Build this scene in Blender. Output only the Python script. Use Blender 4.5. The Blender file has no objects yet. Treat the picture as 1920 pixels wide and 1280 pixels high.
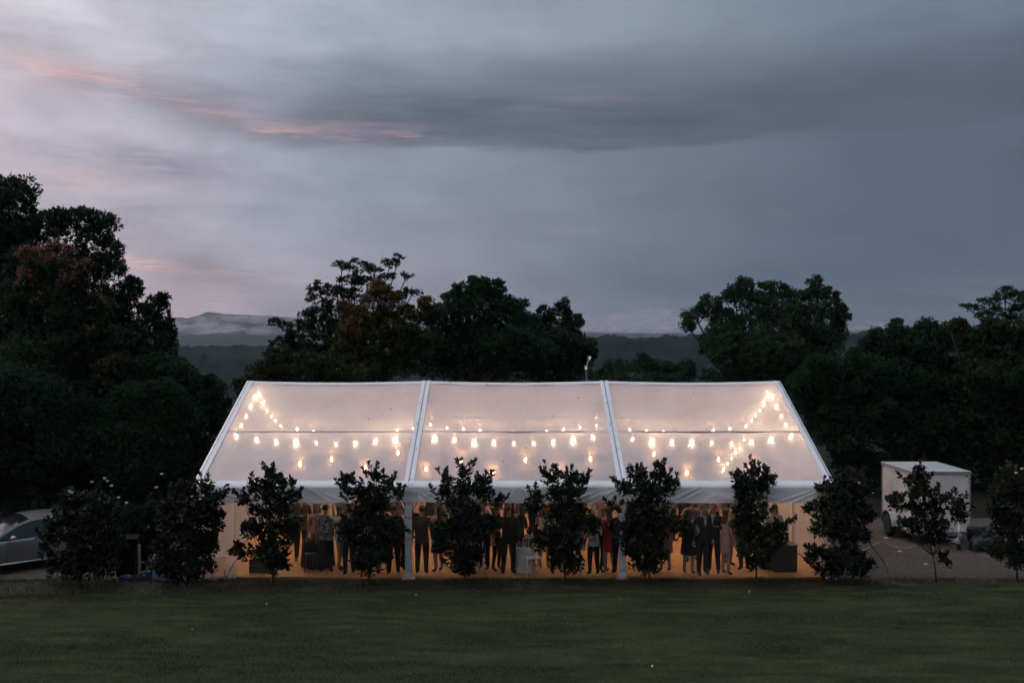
import bpy, bmesh, math, random
import numpy as np
from mathutils import Vector, Matrix
random.seed(7); RNG = np.random.default_rng(7)
SC = bpy.context.scene
COL = SC.collection
R = math.radians

# ------------------------------------------------------------------ camera
F = 1866.67            # focal length in pixels of a 1920 px wide frame (35 mm lens on 36 mm)
ZC = 6.03              # eye height over the tent's floor
cam = bpy.data.cameras.new('camera'); cam.lens = 35.0; cam.sensor_width = 36.0
cam.clip_start = 0.1; cam.clip_end = 20000
camo = bpy.data.objects.new('camera', cam); COL.objects.link(camo)
camo.location = (0, 0, ZC); camo.rotation_euler = (R(90), 0, 0)
SC.camera = camo
def P(px, py, D):      # the photograph's pixel at a distance D in front of the eye
    return Vector(((px - 960) * D / F, D, ZC - (py - 640) * D / F))

# ------------------------------------------------------------------ node helpers
class G:
    def __init__(s, tree): s.t = tree; s.n = tree.nodes; s.l = tree.links
    def new(s, typ, **kw):
        n = s.n.new(typ)
        for k, v in kw.items(): setattr(n, k, v)
        return n
    def put(s, sock, v):
        if isinstance(v, bpy.types.NodeSocket): s.l.new(v, sock)
        elif v is not None:
            try: sock.default_value = v
            except Exception: sock.default_value = (*v, 1.0)
    def m(s, op, a, b=None, c=None, clamp=False):
        n = s.new('ShaderNodeMath', operation=op, use_clamp=clamp)
        s.put(n.inputs[0], a); s.put(n.inputs[1], b)
        if c is not None: s.put(n.inputs[2], c)
        return n.outputs[0]
    def sm(s, x, lo, hi):          # smoothstep from lo to hi
        n = s.new('ShaderNodeMapRange', interpolation_type='SMOOTHSTEP', clamp=True)
        s.put(n.inputs['Value'], x); s.put(n.inputs['From Min'], lo); s.put(n.inputs['From Max'], hi)
        return n.outputs['Result']
    def mapr(s, x, a, b, c, d):
        n = s.new('ShaderNodeMapRange', clamp=True)
        for k, v in zip(('Value', 'From Min', 'From Max', 'To Min', 'To Max'), (x, a, b, c, d)): s.put(n.inputs[k], v)
        return n.outputs['Result']
    def mix(s, f, a, b, blend='MIX'):
        n = s.new('ShaderNodeMix', data_type='RGBA', blend_type=blend)
        s.put(n.inputs['Factor'], f)
        for k, v in (('A', a), ('B', b)):
            sock = [i for i in n.inputs if i.name == k and i.type == 'RGBA'][0]
            if isinstance(v, tuple): v = (*v[:3], 1.0)
            s.put(sock, v)
        return [o for o in n.outputs if o.type == 'RGBA'][0]
    def ramp(s, f, stops, interp='LINEAR'):
        n = s.new('ShaderNodeValToRGB'); r = n.color_ramp; r.interpolation = interp
        while len(r.elements) < len(stops): r.elements.new(0.5)
        for e, (p, c) in zip(r.elements, stops): e.position = p; e.color = (*c[:3], 1.0)
        s.put(n.inputs[0], f); return n.outputs[0]
    def noise(s, vec, scale, detail=3, rough=0.55, dist=0.0):
        n = s.new('ShaderNodeTexNoise'); s.put(n.inputs['Vector'], vec)
        n.inputs['Scale'].default_value = scale; n.inputs['Detail'].default_value = detail
        n.inputs['Roughness'].default_value = rough; n.inputs['Distortion'].default_value = dist
        return n.outputs['Fac']
    def xyz(s, x, y, z):
        n = s.new('ShaderNodeCombineXYZ')
        for i, v in enumerate((x, y, z)): s.put(n.inputs[i], v)
        return n.outputs[0]
    def sep(s, v):
        n = s.new('ShaderNodeSeparateXYZ'); s.put(n.inputs[0], v); return n.outputs
    def msh(s, f, a, b):
        n = s.new('ShaderNodeMixShader'); s.put(n.inputs[0], f); s.l.new(a, n.inputs[1]); s.l.new(b, n.inputs[2]); return n.outputs[0]

def lin(r, g, b):      # sRGB 0-255 -> scene linear
    f = lambda c: (c / 255 / 12.92) if c / 255 <= 0.04045 else ((c / 255 + 0.055) / 1.055) ** 2.4
    return (f(r), f(g), f(b))

# ------------------------------------------------------------------ world: dusk sky under broken cloud
SUN_EL, SUN_AZ = R(2.0), R(-62)          # the sun is setting out of frame on the left
W = bpy.data.worlds.new('World'); SC.world = W; W.use_nodes = True
W.node_tree.nodes.clear(); g = G(W.node_tree)
tc = g.new('ShaderNodeTexCoord'); D0 = tc.outputs['Generated']
dx, dy, dz = g.sep(D0)
hl = g.m('SQRT', g.m('ADD', g.m('MULTIPLY', dx, dx), g.m('MULTIPLY', dy, dy)))
s_az = g.m('DIVIDE', dx, g.m('MAXIMUM', hl, 0.001))             # sin(azimuth): -1 left .. 1 right
az = g.m('MULTIPLY', g.m('ARCTAN2', dx, dy), 57.2958)
el = g.m('MULTIPLY', g.m('ARCSINE', dz), 57.2958)
# cloud-deck coordinates: a flat layer seen in perspective
den = g.m('ADD', g.m('ABSOLUTE', dz), 0.10)
cp = g.xyz(g.m('DIVIDE', dx, den), g.m('DIVIDE', dy, den), 0.0)
n1 = g.noise(cp, 0.55, 2, 0.55)
n2 = g.noise(cp, 1.7, 3, 0.6)
sk = g.xyz(g.m('MULTIPLY', az, 0.045), g.m('MULTIPLY', el, 0.15), 3.7)   # streaky, stretched along the horizon
n3 = g.noise(sk, 2.2, 4, 0.6)
n4 = g.noise(g.xyz(g.m('MULTIPLY', az, 0.05), g.m('MULTIPLY', el, 0.13), 9.1), 1.6, 2, 0.55)
w1 = g.m('SUBTRACT', n1, 0.5); w3 = g.m('SUBTRACT', n3, 0.5); w4 = g.m('SUBTRACT', n4, 0.5)
azw = g.m('ADD', az, g.m('MULTIPLY', w4, 9.0)); elw = g.m('ADD', el, g.m('MULTIPLY', w3, 2.6))
u = g.m('ADD', g.mapr(s_az, -0.62, 0.62, 0.0, 1.0), g.m('MULTIPLY', w4, 0.16))
low = g.ramp(u, [(0.0, lin(198,168,174)), (0.16, lin(184,160,168)), (0.32, lin(150,141,153)), (0.5, lin(110,113,127)), (0.72, lin(78,90,106)), (1.0, lin(69,80,96))])
mid = g.ramp(u, [(0.0, lin(190,178,188)), (0.18, lin(170,165,177)), (0.36, lin(138,145,158)), (0.55, lin(113,123,138)), (0.76, lin(84,98,114)), (1.0, lin(76,89,105))])
hig = g.ramp(u, [(0.0, lin(214,207,214)), (0.15, lin(190,188,198)), (0.36, lin(152,160,172)), (0.55, lin(135,148,161)), (0.76, lin(110,125,141)), (1.0, lin(98,112,129))])
c = g.mix(g.sm(elw, 0.5, 8.0), low, mid)
c = g.mix(g.sm(elw, 12.0, 18.5), c, hig)
# the big slate cloud bank across the right and middle
edge = g.m('ADD', 10.9, g.m('MULTIPLY', g.m('ABSOLUTE', g.m('ADD', az, -4.0)), 0.02))
lowe = g.sm(g.m('ADD', el, g.m('ADD', g.m('MULTIPLY', w3, 2.4), g.m('MULTIPLY', g.m('SUBTRACT', n2, 0.5), 1.4))), g.m('SUBTRACT', edge, 0.25), g.m('ADD', edge, 0.45))
higf = g.m('SUBTRACT', 1.0, g.sm(g.m('ADD', el, g.m('MULTIPLY', w1, 3.0)), 12.2, 17.5))
bank = g.m('MULTIPLY', g.m('MULTIPLY', lowe, higf), g.sm(azw, -21.0, -6.0))
bank = g.m('MULTIPLY', bank, g.m('SUBTRACT', 1.0, g.m('MULTIPLY', g.sm(az, 45.0, 80.0), 0.6)))
btx = g.mapr(g.noise(g.xyz(g.m('MULTIPLY', az, 0.045), g.m('MULTIPLY', el, 0.36), 7.7), 2.6, 5, 0.6), 0.33, 0.66, 0.62, 1.0)
c = g.mix(g.m('MULTIPLY', bank, btx), c, lin(80, 91, 106))
# thinner grey shreds left of the bank; every patch is torn by noise so that no outline stays smooth
tear = g.noise(g.xyz(g.m('MULTIPLY', az, 0.11), g.m('MULTIPLY', el, 0.42), 5.3), 2.4, 5, 0.62)
tear2 = g.noise(g.xyz(g.m('MULTIPLY', az, 0.05), g.m('MULTIPLY', el, 0.55), 1.9), 3.4, 5, 0.68)
wt = g.m('SUBTRACT', tear, 0.5)
azb = g.m('ADD', azw, g.m('MULTIPLY', wt, 10.0)); elb = g.m('ADD', elw, g.m('MULTIPLY', g.m('SUBTRACT', tear2, 0.5), 1.6))
def blob(a0, e0, ra, re, gain=1.0, slope=0.0, t0=0.38, t1=0.66):
    qa = g.m('DIVIDE', g.m('SUBTRACT', azb, a0), ra)
    ee = g.m('SUBTRACT', g.m('SUBTRACT', elb, e0), g.m('MULTIPLY', g.m('SUBTRACT', az, a0), slope))
    qe = g.m('DIVIDE', ee, re)
    q = g.m('ADD', g.m('MULTIPLY', qa, qa), g.m('MULTIPLY', qe, qe))
    k = g.m('EXPONENT', g.m('MULTIPLY', q, -1.1))
    return g.m('MULTIPLY', g.m('MULTIPLY', k, gain), g.sm(tear2, t0, t1), clamp=True)
for a0, e0, ra, re, gn, sl in ((-20, 9.6, 6, 1.0, .75, -.03), (-16, 12.6, 10, 1.0, .7, -.10), (-11, 11.3, 5, .7, .4, -.05), (-15, 3.2, 4, 1.2, .4, -.3), (-4, 6.0, 9, 2.4, .16, .1)):
    c = g.mix(blob(a0, e0, ra, re, gn, sl, .25, .5), c, lin(124, 120, 135))
# sunset colour on the undersides at the left
for a0, e0, ra, re, gn, sl, cc in ((-24, 14.0, 6.0, .55, .62, -.09, (200,168,171)), (-20, 13.2, 7.0, .30, .5, -.12, (202,160,162)), (-13.2, 12.0, 4.0, .30, .72, -.07, (206,156,152)), (-26, 13.0, 4.0, .5, .4, -.02, (196,172,178)),
        (-6.5, 12.2, 2.2, .22, .42, .02, (196,150,150)), (5.0, 13.4, 3.5, .5, .35, -.02, (140,122,134)), (-25, 8.6, 4.5, .8, .5, -.05, (206,176,178)), (-23.5, 7.0, 4.0, .9, .4, -.05, (200,178,186)),
        (-20.4, 4.4, 2.6, .32, .95, -.02, (224,176,158)), (-17.0, 4.3, 4.0, .5, .45, 0.0, (206,166,160)), (-15.5, 2.6, 3.6, 1.3, .5, .25, (188,162,166)), (-18.5, 1.2, 3.0, .8, .5, .0, (186,164,170)),
        (15.6, 7.0, 1.8, .30, .4, .16, (126,120,134)), (6.6, 1.5, 4.5, .8, .6, .05, (132,130,146)), (1.5, 6.6, 4.0, .5, .25, 0.0, (140,132,144)), (25.0, 3.2, 4.0, .8, .4, .12, (112,116,132))):
    c = g.mix(blob(a0, e0, ra, re, gn, sl), c, lin(*cc))
# gentle overall mottling
puff = g.noise(g.xyz(g.m('MULTIPLY', azw, 0.10), g.m('MULTIPLY', elw, 0.20), 2.2), 1.9, 4, 0.5)
lw = g.m('SUBTRACT', 1.0, g.m('MULTIPLY', g.sm(az, -18.0, 12.0), 0.55))           # the cloud is most broken towards the sunset
amp = lambda n_, a_: g.m('ADD', 1.0, g.m('MULTIPLY', lw, g.mapr(n_, 0.34, 0.66, -a_, a_)))
mot = g.m('MULTIPLY', amp(n3, 0.06), g.m('MULTIPLY', amp(puff, 0.11), amp(tear2, 0.035)))
mot = g.m('MULTIPLY', mot, g.m('ADD', 1.17, g.m('MULTIPLY', g.m('SUBTRACT', 1.0, g.sm(az, -26.0, 5.0)), 0.08)))
c = g.mix(1.0, c, g.xyz(mot, mot, mot), 'MULTIPLY')
# an overcast sky is brightest overhead
zen = g.m('ADD', 1.0, g.m('MULTIPLY', g.sm(el, 20.0, 80.0), 1.5))
c = g.mix(1.0, c, g.xyz(zen, zen, zen), 'MULTIPLY')
sky = g.new('ShaderNodeTexSky', sky_type='NISHITA'); sky.sun_disc = False
sky.sun_elevation = SUN_EL; sky.sun_rotation = SUN_AZ; sky.altitude = 300
sky.air_density = 1.5; sky.dust_density = 2.0
b1 = g.new('ShaderNodeBackground'); g.put(b1.inputs[0], c); b1.inputs[1].default_value = 1.0
b2 = g.new('ShaderNodeBackground'); g.put(b2.inputs[0], sky.outputs[0]); b2.inputs[1].default_value = 0.05
add = g.msh(0.03, b1.outputs[0], b2.outputs[0])
wo = g.new('ShaderNodeOutputWorld'); g.l.new(add, wo.inputs[0])
W.cycles.sampling_method = 'MANUAL'; W.cycles.sample_map_resolution = 1024

# the last of the sunset through cloud
sun = bpy.data.lights.new('sun', 'SUN'); sun.energy = 0.10; sun.angle = R(25); sun.color = (1.0, 0.72, 0.60)
suno = bpy.data.objects.new('sun', sun); COL.objects.link(suno)
sd = Vector((math.sin(SUN_AZ) * math.cos(R(12)), math.cos(SUN_AZ) * math.cos(R(12)), math.sin(R(12))))
suno.rotation_euler = (-sd).to_track_quat('-Z', 'Y').to_euler()
suno.location = sd * 300

VS = SC.view_settings; VS.view_transform = 'Standard'; VS.look = 'None'; VS.exposure = 0.0; VS.gamma = 1.0
VS.use_curve_mapping = False
CY = SC.cycles; CY.max_bounces = 6; CY.diffuse_bounces = 2; CY.glossy_bounces = 3; CY.transmission_bounces = 6
CY.transparent_max_bounces = 16; CY.volume_bounces = 0; CY.use_denoising = True; CY.caustics_reflective = False; CY.caustics_refractive = False
CY.sample_clamp_indirect = 4.0; CY.use_light_tree = True
CY.use_adaptive_sampling = True; CY.adaptive_threshold = 0.05; CY.adaptive_min_samples = 12
CY.volume_step_rate = 1.0; CY.volume_max_steps = 96

# ------------------------------------------------------------------ mesh helpers
class MB:
    """collects geometry, then links it as ONE mesh object"""
    def __init__(s): s.v = []; s.f = []; s.mi = []
    def add(s, vs, fs, m=0):
        o = len(s.v); s.v += [tuple(v) for v in vs]; s.f += [tuple(i + o for i in f) for f in fs]; s.mi += [m] * len(fs); return s
    def box(s, x0, x1, y0, y1, z0, z1, m=0, M=None):
        vs = [Vector((x, y, z)) for z in (z0, z1) for y in (y0, y1) for x in (x0, x1)]
        if M: vs = [M @ v for v in vs]
        return s.add(vs, [(0,2,3,1),(4,5,7,6),(0,1,5,4),(2,6,7,3),(0,4,6,2),(1,3,7,5)], m)
    def bar(s, a, b, w, h, up=(0,0,1), m=0):          # a box from a to b, w across, h along up
        a = Vector(a); b = Vector(b); d = (b - a).normalized(); up = Vector(up)
        side = d.cross(up)
        if side.length < 1e-5: side = d.cross(Vector((1,0,0)))
        side.normalize(); u2 = side.cross(d)
        vs = [p + side * (sx * w / 2) + u2 * (sz * h / 2) for p in (a, b) for sz in (-1, 1) for sx in (-1, 1)]
        return s.add(vs, [(0,2,3,1),(4,5,7,6),(0,1,5,4),(2,6,7,3),(0,4,6,2),(1,3,7,5)], m)
    def tube(s, pts, rad, n=6, m=0, cap=True):
        pts = [Vector(p) for p in pts]
        if not hasattr(rad, '__len__'): rad = [rad] * len(pts)
        vs = []; fs = []
        ref = Vector((0, 0, 1))
        for i, p in enumerate(pts):
            d = (pts[min(i + 1, len(pts) - 1)] - pts[max(i - 1, 0)])
            d = d.normalized() if d.length > 1e-9 else Vector((0, 0, 1))
            a = d.cross(ref)
            if a.length < 0.05: a = d.cross(Vector((1, 0, 0)))
            a.normalize(); b = d.cross(a)
            r = rad[i]
            for k in range(n):
                t = 2 * math.pi * k / n; vs.append(p + (a * math.cos(t) + b * math.sin(t)) * r)
        for i in range(len(pts) - 1):
            for k in range(n):
                fs.append((i*n + k, i*n + (k+1) % n, (i+1)*n + (k+1) % n, (i+1)*n + k))
        if cap: fs.append(tuple(range(n))[::-1]); fs.append(tuple(range((len(pts)-1)*n, len(pts)*n)))
        return s.add(vs, fs, m)
    def lathe(s, prof, n=16, cx=0, cy=0, m=0, sy=1.0, cap=True):     # prof: (r, z)
        vs = [(cx + r*math.cos(2*math.pi*k/n), cy + sy*r*math.sin(2*math.pi*k/n), z) for r, z in prof for k in range(n)]
        fs = [(i*n+k, i*n+(k+1)%n, (i+1)*n+(k+1)%n, (i+1)*n+k) for i in range(len(prof)-1) for k in range(n)]
        if cap: fs.append(tuple(range(n))[::-1]); fs.append(tuple(range((len(prof)-1)*n, len(prof)*n)))
        return s.add(vs, fs, m)
    def ball(s, c, rx, ry, rz, n=12, k=8, m=0):
        prof = [(math.sin(math.pi*(i+.02)/(k+.04)), -math.cos(math.pi*(i+.02)/(k+.04))) for i in range(k+1)]
        vs = [(c[0] + rx*r*math.cos(2*math.pi*j/n), c[1] + ry*r*math.sin(2*math.pi*j/n), c[2] + rz*z) for r, z in prof for j in range(n)]
        fs = [(i*n+j, i*n+(j+1)%n, (i+1)*n+(j+1)%n, (i+1)*n+j) for i in range(k) for j in range(n)]
        fs.append(tuple(range(n))[::-1]); fs.append(tuple(range(k*n, k*n+n)))
        return s.add(vs, fs, m)
    def mesh(s, name, mats, smooth=False):
        me = bpy.data.meshes.new(name); me.from_pydata(s.v, [], s.f)
        for mt in (mats if isinstance(mats, (list, tuple)) else [mats]): me.materials.append(mt)
        me.polygons.foreach_set('material_index', s.mi)
        if smooth: me.polygons.foreach_set('use_smooth', [True] * len(s.f))
        me.update(); return me
    def build(s, name, mats, parent=None, smooth=False, bevel=0, loc=None):
        return link(name, s.mesh(name, mats, smooth), parent, bevel, loc)

def link(name, me, parent=None, bevel=0, loc=None):
    o = bpy.data.objects.new(name, me); COL.objects.link(o)
    if parent: o.parent = parent
    if loc is not None: o.location = loc
    if bevel:
        b = o.modifiers.new('bevel', 'BEVEL'); b.width = bevel; b.segments = 2; b.limit_method = 'ANGLE'; b.angle_limit = R(40)
    return o
def tag(o, label=None, cat=None, group=None, kind=None):
    if label: o['label'] = label
    if cat: o['category'] = cat
    if group: o['group'] = group
    if kind: o['kind'] = kind
    return o
def thing(name, label, cat, loc=(0,0,0), rz=0, group=None):
    o = bpy.data.objects.new(name, None); COL.objects.link(o)
    o.location = loc; o.rotation_euler = (0, 0, rz); o.empty_display_size = 0.2
    return tag(o, label, cat, group)

def np_mesh(name, V, Fq, mats, nside, tint=None, smooth=False):
    """fast mesh from numpy: V (n,3), Fq (m,nside)"""
    me = bpy.data.meshes.new(name)
    me.vertices.add(len(V)); me.vertices.foreach_set('co', np.ascontiguousarray(V, dtype=np.float32).ravel())
    m = len(Fq); me.loops.add(m * nside); me.loops.foreach_set('vertex_index', np.ascontiguousarray(Fq, dtype=np.int32).ravel())
    me.polygons.add(m); me.polygons.foreach_set('loop_start', np.arange(m, dtype=np.int32) * nside)
    try: me.polygons.foreach_set('loop_total', np.full(m, nside, dtype=np.int32))
    except Exception: pass
    if tint is not None:
        a = me.attributes.new('tint', 'FLOAT', 'POINT'); a.data.foreach_set('value', np.ascontiguousarray(tint, dtype=np.float32))
    for mt in (mats if isinstance(mats, (list, tuple)) else [mats]): me.materials.append(mt)
    if smooth: me.polygons.foreach_set('use_smooth', np.ones(m, dtype=bool))
    me.update(calc_edges=True); me.validate(); return me

_lat = np.random.default_rng(3).random((256, 256))
def vnoise(x, y):
    xi = np.floor(x).astype(int); yi = np.floor(y).astype(int); fx = x - xi; fy = y - yi
    fx = fx*fx*(3-2*fx); fy = fy*fy*(3-2*fy)
    a = _lat[xi % 256, yi % 256]; b = _lat[(xi+1) % 256, yi % 256]; c_ = _lat[xi % 256, (yi+1) % 256]; d = _lat[(xi+1) % 256, (yi+1) % 256]
    return (a*(1-fx)+b*fx)*(1-fy) + (c_*(1-fx)+d*fx)*fy
def fbm(x, y, o=4):
    t = 0; a = 0.5
    for i in range(o): t = t + a*vnoise(x*2**i + 13.7*i, y*2**i + 7.1*i); a *= 0.5
    return t

# ------------------------------------------------------------------ materials
def newmat(name):
    m = bpy.data.materials.new(name); m.use_nodes = True; m.node_tree.nodes.clear()
    gg = G(m.node_tree); out = gg.new('ShaderNodeOutputMaterial'); return m, gg, out
def mat(name, col, rough=0.6, var=0.25, scale=6.0, bump=0.0, bscale=40.0, metal=0.0, spec=0.5, col2=None, coord='Object', emis=None, coat=0.0):
    m, q, out = newmat(name)
    t = q.new('ShaderNodeTexCoord').outputs[coord]
    n = q.noise(t, scale, 4, 0.6)
    c2 = col2 or tuple(x * (1 + var) for x in col); c1 = tuple(x * (1 - var) for x in col)
    p = q.new('ShaderNodeBsdfPrincipled')
    q.put(p.inputs['Base Color'], q.ramp(n, [(0.3, c1), (0.7, c2)]))
    q.put(p.inputs['Roughness'], q.mapr(n, 0.3, 0.7, max(rough - 0.08, 0.02), min(rough + 0.08, 1)))
    p.inputs['Metallic'].default_value = metal; p.inputs['Specular IOR Level'].default_value = spec
    p.inputs['Coat Weight'].default_value = coat
    if bump:
        b = q.new('ShaderNodeBump'); b.inputs['Strength'].default_value = bump; b.inputs['Distance'].default_value = 0.02
        q.put(b.inputs['Height'], q.noise(t, bscale, 3, 0.6)); q.l.new(b.outputs[0], p.inputs['Normal'])
    q.l.new(p.outputs[0], out.inputs[0]); return m
def leafmat(name, dark, light, tip=None, rough=0.55, trans=0.25):
    """tint 0..1 picks between two greens; above 1 goes towards the colour of young or flowering tips"""
    m, q, out = newmat(name)
    a = q.new('ShaderNodeAttribute'); a.attribute_name = 'tint'; t = a.outputs['Fac']
    stops = [(0.0, dark), (0.5, light)] + ([(1.0, tip)] if tip else [(1.0, light)])
    colr = q.ramp(q.m('MULTIPLY', t, 0.5), stops)
    p = q.new('ShaderNodeBsdfPrincipled'); q.put(p.inputs['Base Color'], colr); p.inputs['Roughness'].default_value = rough
    p.inputs['Specular IOR Level'].default_value = 0.18
    tr = q.new('ShaderNodeBsdfTranslucent'); q.put(tr.inputs[0], colr)
    q.l.new(q.msh(trans, p.outputs[0], tr.outputs[0]), out.inputs[0]); return m
def film(name, milky, milk_col=(0.86, 0.80, 0.80), seams=False, ior=1.03, gloss=1.0, drops=0.0):
    """clear PVC sheet: partly milky with condensation, the rest see-through with a soft scatter"""
    m, q, out = newmat(name)
    t = q.new('ShaderNodeTexCoord').outputs['Object']; x, y, z = q.sep(t)
    big = q.noise(t, 0.7, 4, 0.6, 0.6)
    streak = q.noise(q.xyz(q.m('MULTIPLY', x, 9.0), q.m('MULTIPLY', y, 0.7), q.m('MULTIPLY', z, 0.7)), 1.0, 5, 0.7)
    dif = q.new('ShaderNodeBsdfDiffuse'); dif.inputs[0].default_value = (*milk_col, 1)
    trl = q.new('ShaderNodeBsdfTranslucent'); trl.inputs[0].default_value = (*milk_col, 1)
    tsp = q.new('ShaderNodeBsdfTransparent'); tsp.inputs[0].default_value = (0.97, 0.96, 0.96, 1)
    rfr = q.new('ShaderNodeBsdfRefraction'); rfr.inputs['IOR'].default_value = ior
    q.put(rfr.inputs['Roughness'], q.mapr(big, 0.3, 0.7, 0.75, 1.0)); rfr.inputs[0].default_value = (0.97, 0.95, 0.94, 1)
    rf2 = q.new('ShaderNodeBsdfRefraction'); rf2.inputs['IOR'].default_value = 1/ior; rf2.inputs['Roughness'].default_value = 0.95; rf2.inputs[0].default_value = (0.97, 0.95, 0.94, 1)
    soft = q.msh(0.5, rfr.outputs[0], rf2.outputs[0])
    clear = q.msh(q.mapr(big, 0.3, 0.7, 0.35, 0.60) if milky > 0.3 else 0.06, tsp.outputs[0], soft)
    milk = q.msh(0.33, dif.outputs[0], trl.outputs[0])
    fac = q.m('ADD', milky, q.m('ADD', q.m('MULTIPLY', q.m('SUBTRACT', big, 0.5), 0.30 if milky > .3 else .08), q.m('MULTIPLY', q.m('SUBTRACT', streak, 0.5), 0.16 if milky > .3 else .06)), clamp=True)
    if seams:      # welded overlaps between the sheets' widths
        fr = q.m('ABSOLUTE', q.m('SUBTRACT', q.m('FRACT', q.m('ADD', q.m('DIVIDE', x, 1.35), 0.5)), 0.5))
        sm = q.m('LESS_THAN', fr, 0.009); fac = q.m('ADD', fac, q.m('MULTIPLY', sm, 0.09), clamp=True)
    body = q.msh(fac, clear, milk)
    gl = q.new('ShaderNodeBsdfGlossy'); q.put(gl.inputs['Roughness'], q.mapr(q.new('ShaderNodeNewGeometry').outputs['Backfacing'], 0, 1, 0.24, 0.75) if milky > 0.3 else 0.12)
    bp = q.new('ShaderNodeBump'); bp.inputs['Strength'].default_value = 0.25; bp.inputs['Distance'].default_value = 0.05
    q.put(bp.inputs['Height'], q.m('ADD', streak, q.noise(t, 1.6, 3, 0.5, 0.8))); q.l.new(bp.outputs[0], gl.inputs['Normal'])
    fr = q.new('ShaderNodeFresnel'); fr.inputs[0].default_value = 1.42
    q.l.new(q.msh(q.m('MULTIPLY', fr.outputs[0], gloss), body, gl.outputs[0]), out.inputs[0]); return m
def emit(name, col, strength):
    m, q, out = newmat(name)
    e = q.new('ShaderNodeEmission'); e.inputs[0].default_value = (*col, 1); e.inputs[1].default_value = strength
    q.l.new(e.outputs[0], out.inputs[0]); return m

M = {}
M['film_roof'] = film('film_roof', 0.65, (0.88, 0.81, 0.83), seams=True, ior=1.07, gloss=0.6)
M['film_end'] = film('film_end', 0.60, (0.85, 0.80, 0.77), ior=1.07, gloss=0.4)
M['film_wall'] = film('film_wall', 0.035, (0.85, 0.8, 0.78), gloss=0.35)
M['film_bunch'] = film('film_bunch', 0.42, (0.90, 0.88, 0.90), gloss=1.2)
def pvc(name, col, trans):
    m, q, out = newmat(name); t = q.new('ShaderNodeTexCoord').outputs['Object']
    n = q.noise(t, 3.0, 5, 0.65, 0.4)
    colr = q.ramp(n, [(0.25, tuple(v*0.86 for v in col)), (0.7, col)])
    p = q.new('ShaderNodeBsdfPrincipled'); q.put(p.inputs['Base Color'], colr); p.inputs['Roughness'].default_value = 0.42
    b = q.new('ShaderNodeBump'); b.inputs['Strength'].default_value = 0.3; b.inputs['Distance'].default_value = 0.02
    q.put(b.inputs['Height'], q.noise(t, 9.0, 4, 0.6, 1.0)); q.l.new(b.outputs[0], p.inputs['Normal'])
    tr = q.new('ShaderNodeBsdfTranslucent'); q.put(tr.inputs[0], colr)
    q.l.new(q.msh(trans, p.outputs[0], tr.outputs[0]), out.inputs[0]); return m
M['pvc'] = pvc('white_pvc', (0.80, 0.81, 0.83), 0.10)
M['valance'] = pvc('valance_pvc', (0.74, 0.75, 0.77), 0.05)
M['alu'] = mat('aluminium', (0.62, 0.63, 0.64), 0.35, 0.12, metal=0.8)
M['groove'] = mat('keder_groove', (0.30, 0.32, 0.34), 0.5, 0.2)
M['bulb'] = emit('bulb_glow', (1.0, 0.68, 0.36), 130)
M['bulb_big'] = emit('bulb_glow_bright', (1.0, 0.72, 0.42), 150)
M['bulb_dim'] = emit('bulb_glow_dim', (1.0, 0.64, 0.31), 50)
M['pend'] = emit('filament_glow', (1.0, 0.46, 0.15), 120)
M['black'] = mat('black_plastic', (0.02, 0.02, 0.022), 0.45, 0.2)
M['cable'] = mat('dark_cable', (0.03, 0.03, 0.03), 0.6, 0.2)
M['steelrope'] = mat('steel_rope', (0.25, 0.25, 0.26), 0.4, 0.1, metal=0.6)
M['bark'] = mat('bark', (0.055, 0.045, 0.036), 0.9, 0.4, 8, 0.6, 30)
M['palebark'] = mat('pale_bark', (0.13, 0.11, 0.085), 0.9, 0.3, 8, 0.5, 30)
M['shrub'] = leafmat('glossy_shrub_leaf', (0.010, 0.018, 0.011), (0.024, 0.036, 0.020), (0.070, 0.044, 0.026), 0.45, 0.08)
M['leaf_dark'] = leafmat('dark_leaf', (0.0084, 0.0251, 0.0124), (0.0217, 0.0536, 0.0248), None)
M['leaf_rust'] = leafmat('rust_tipped_leaf', (0.0096, 0.0260, 0.0124), (0.0230, 0.0515, 0.0215), (0.36, 0.125, 0.085))
M['leaf_gold'] = leafmat('gold_tipped_leaf', (0.0108, 0.0251, 0.0109), (0.0287, 0.0515, 0.0181), (0.26, 0.125, 0.030))
M['leaf_mid'] = leafmat('mid_leaf', (0.0108, 0.0309, 0.0147), (0.0294, 0.0701, 0.0314), (0.095, 0.090, 0.045))
M['flower'] = mat('white_petal', (0.72, 0.68, 0.60), 0.5, 0.1)
M['floor'] = mat('tent_floor_matting', (0.60, 0.29, 0.095), 0.6, 0.25, 2.5, 0.3, 30)

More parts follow.
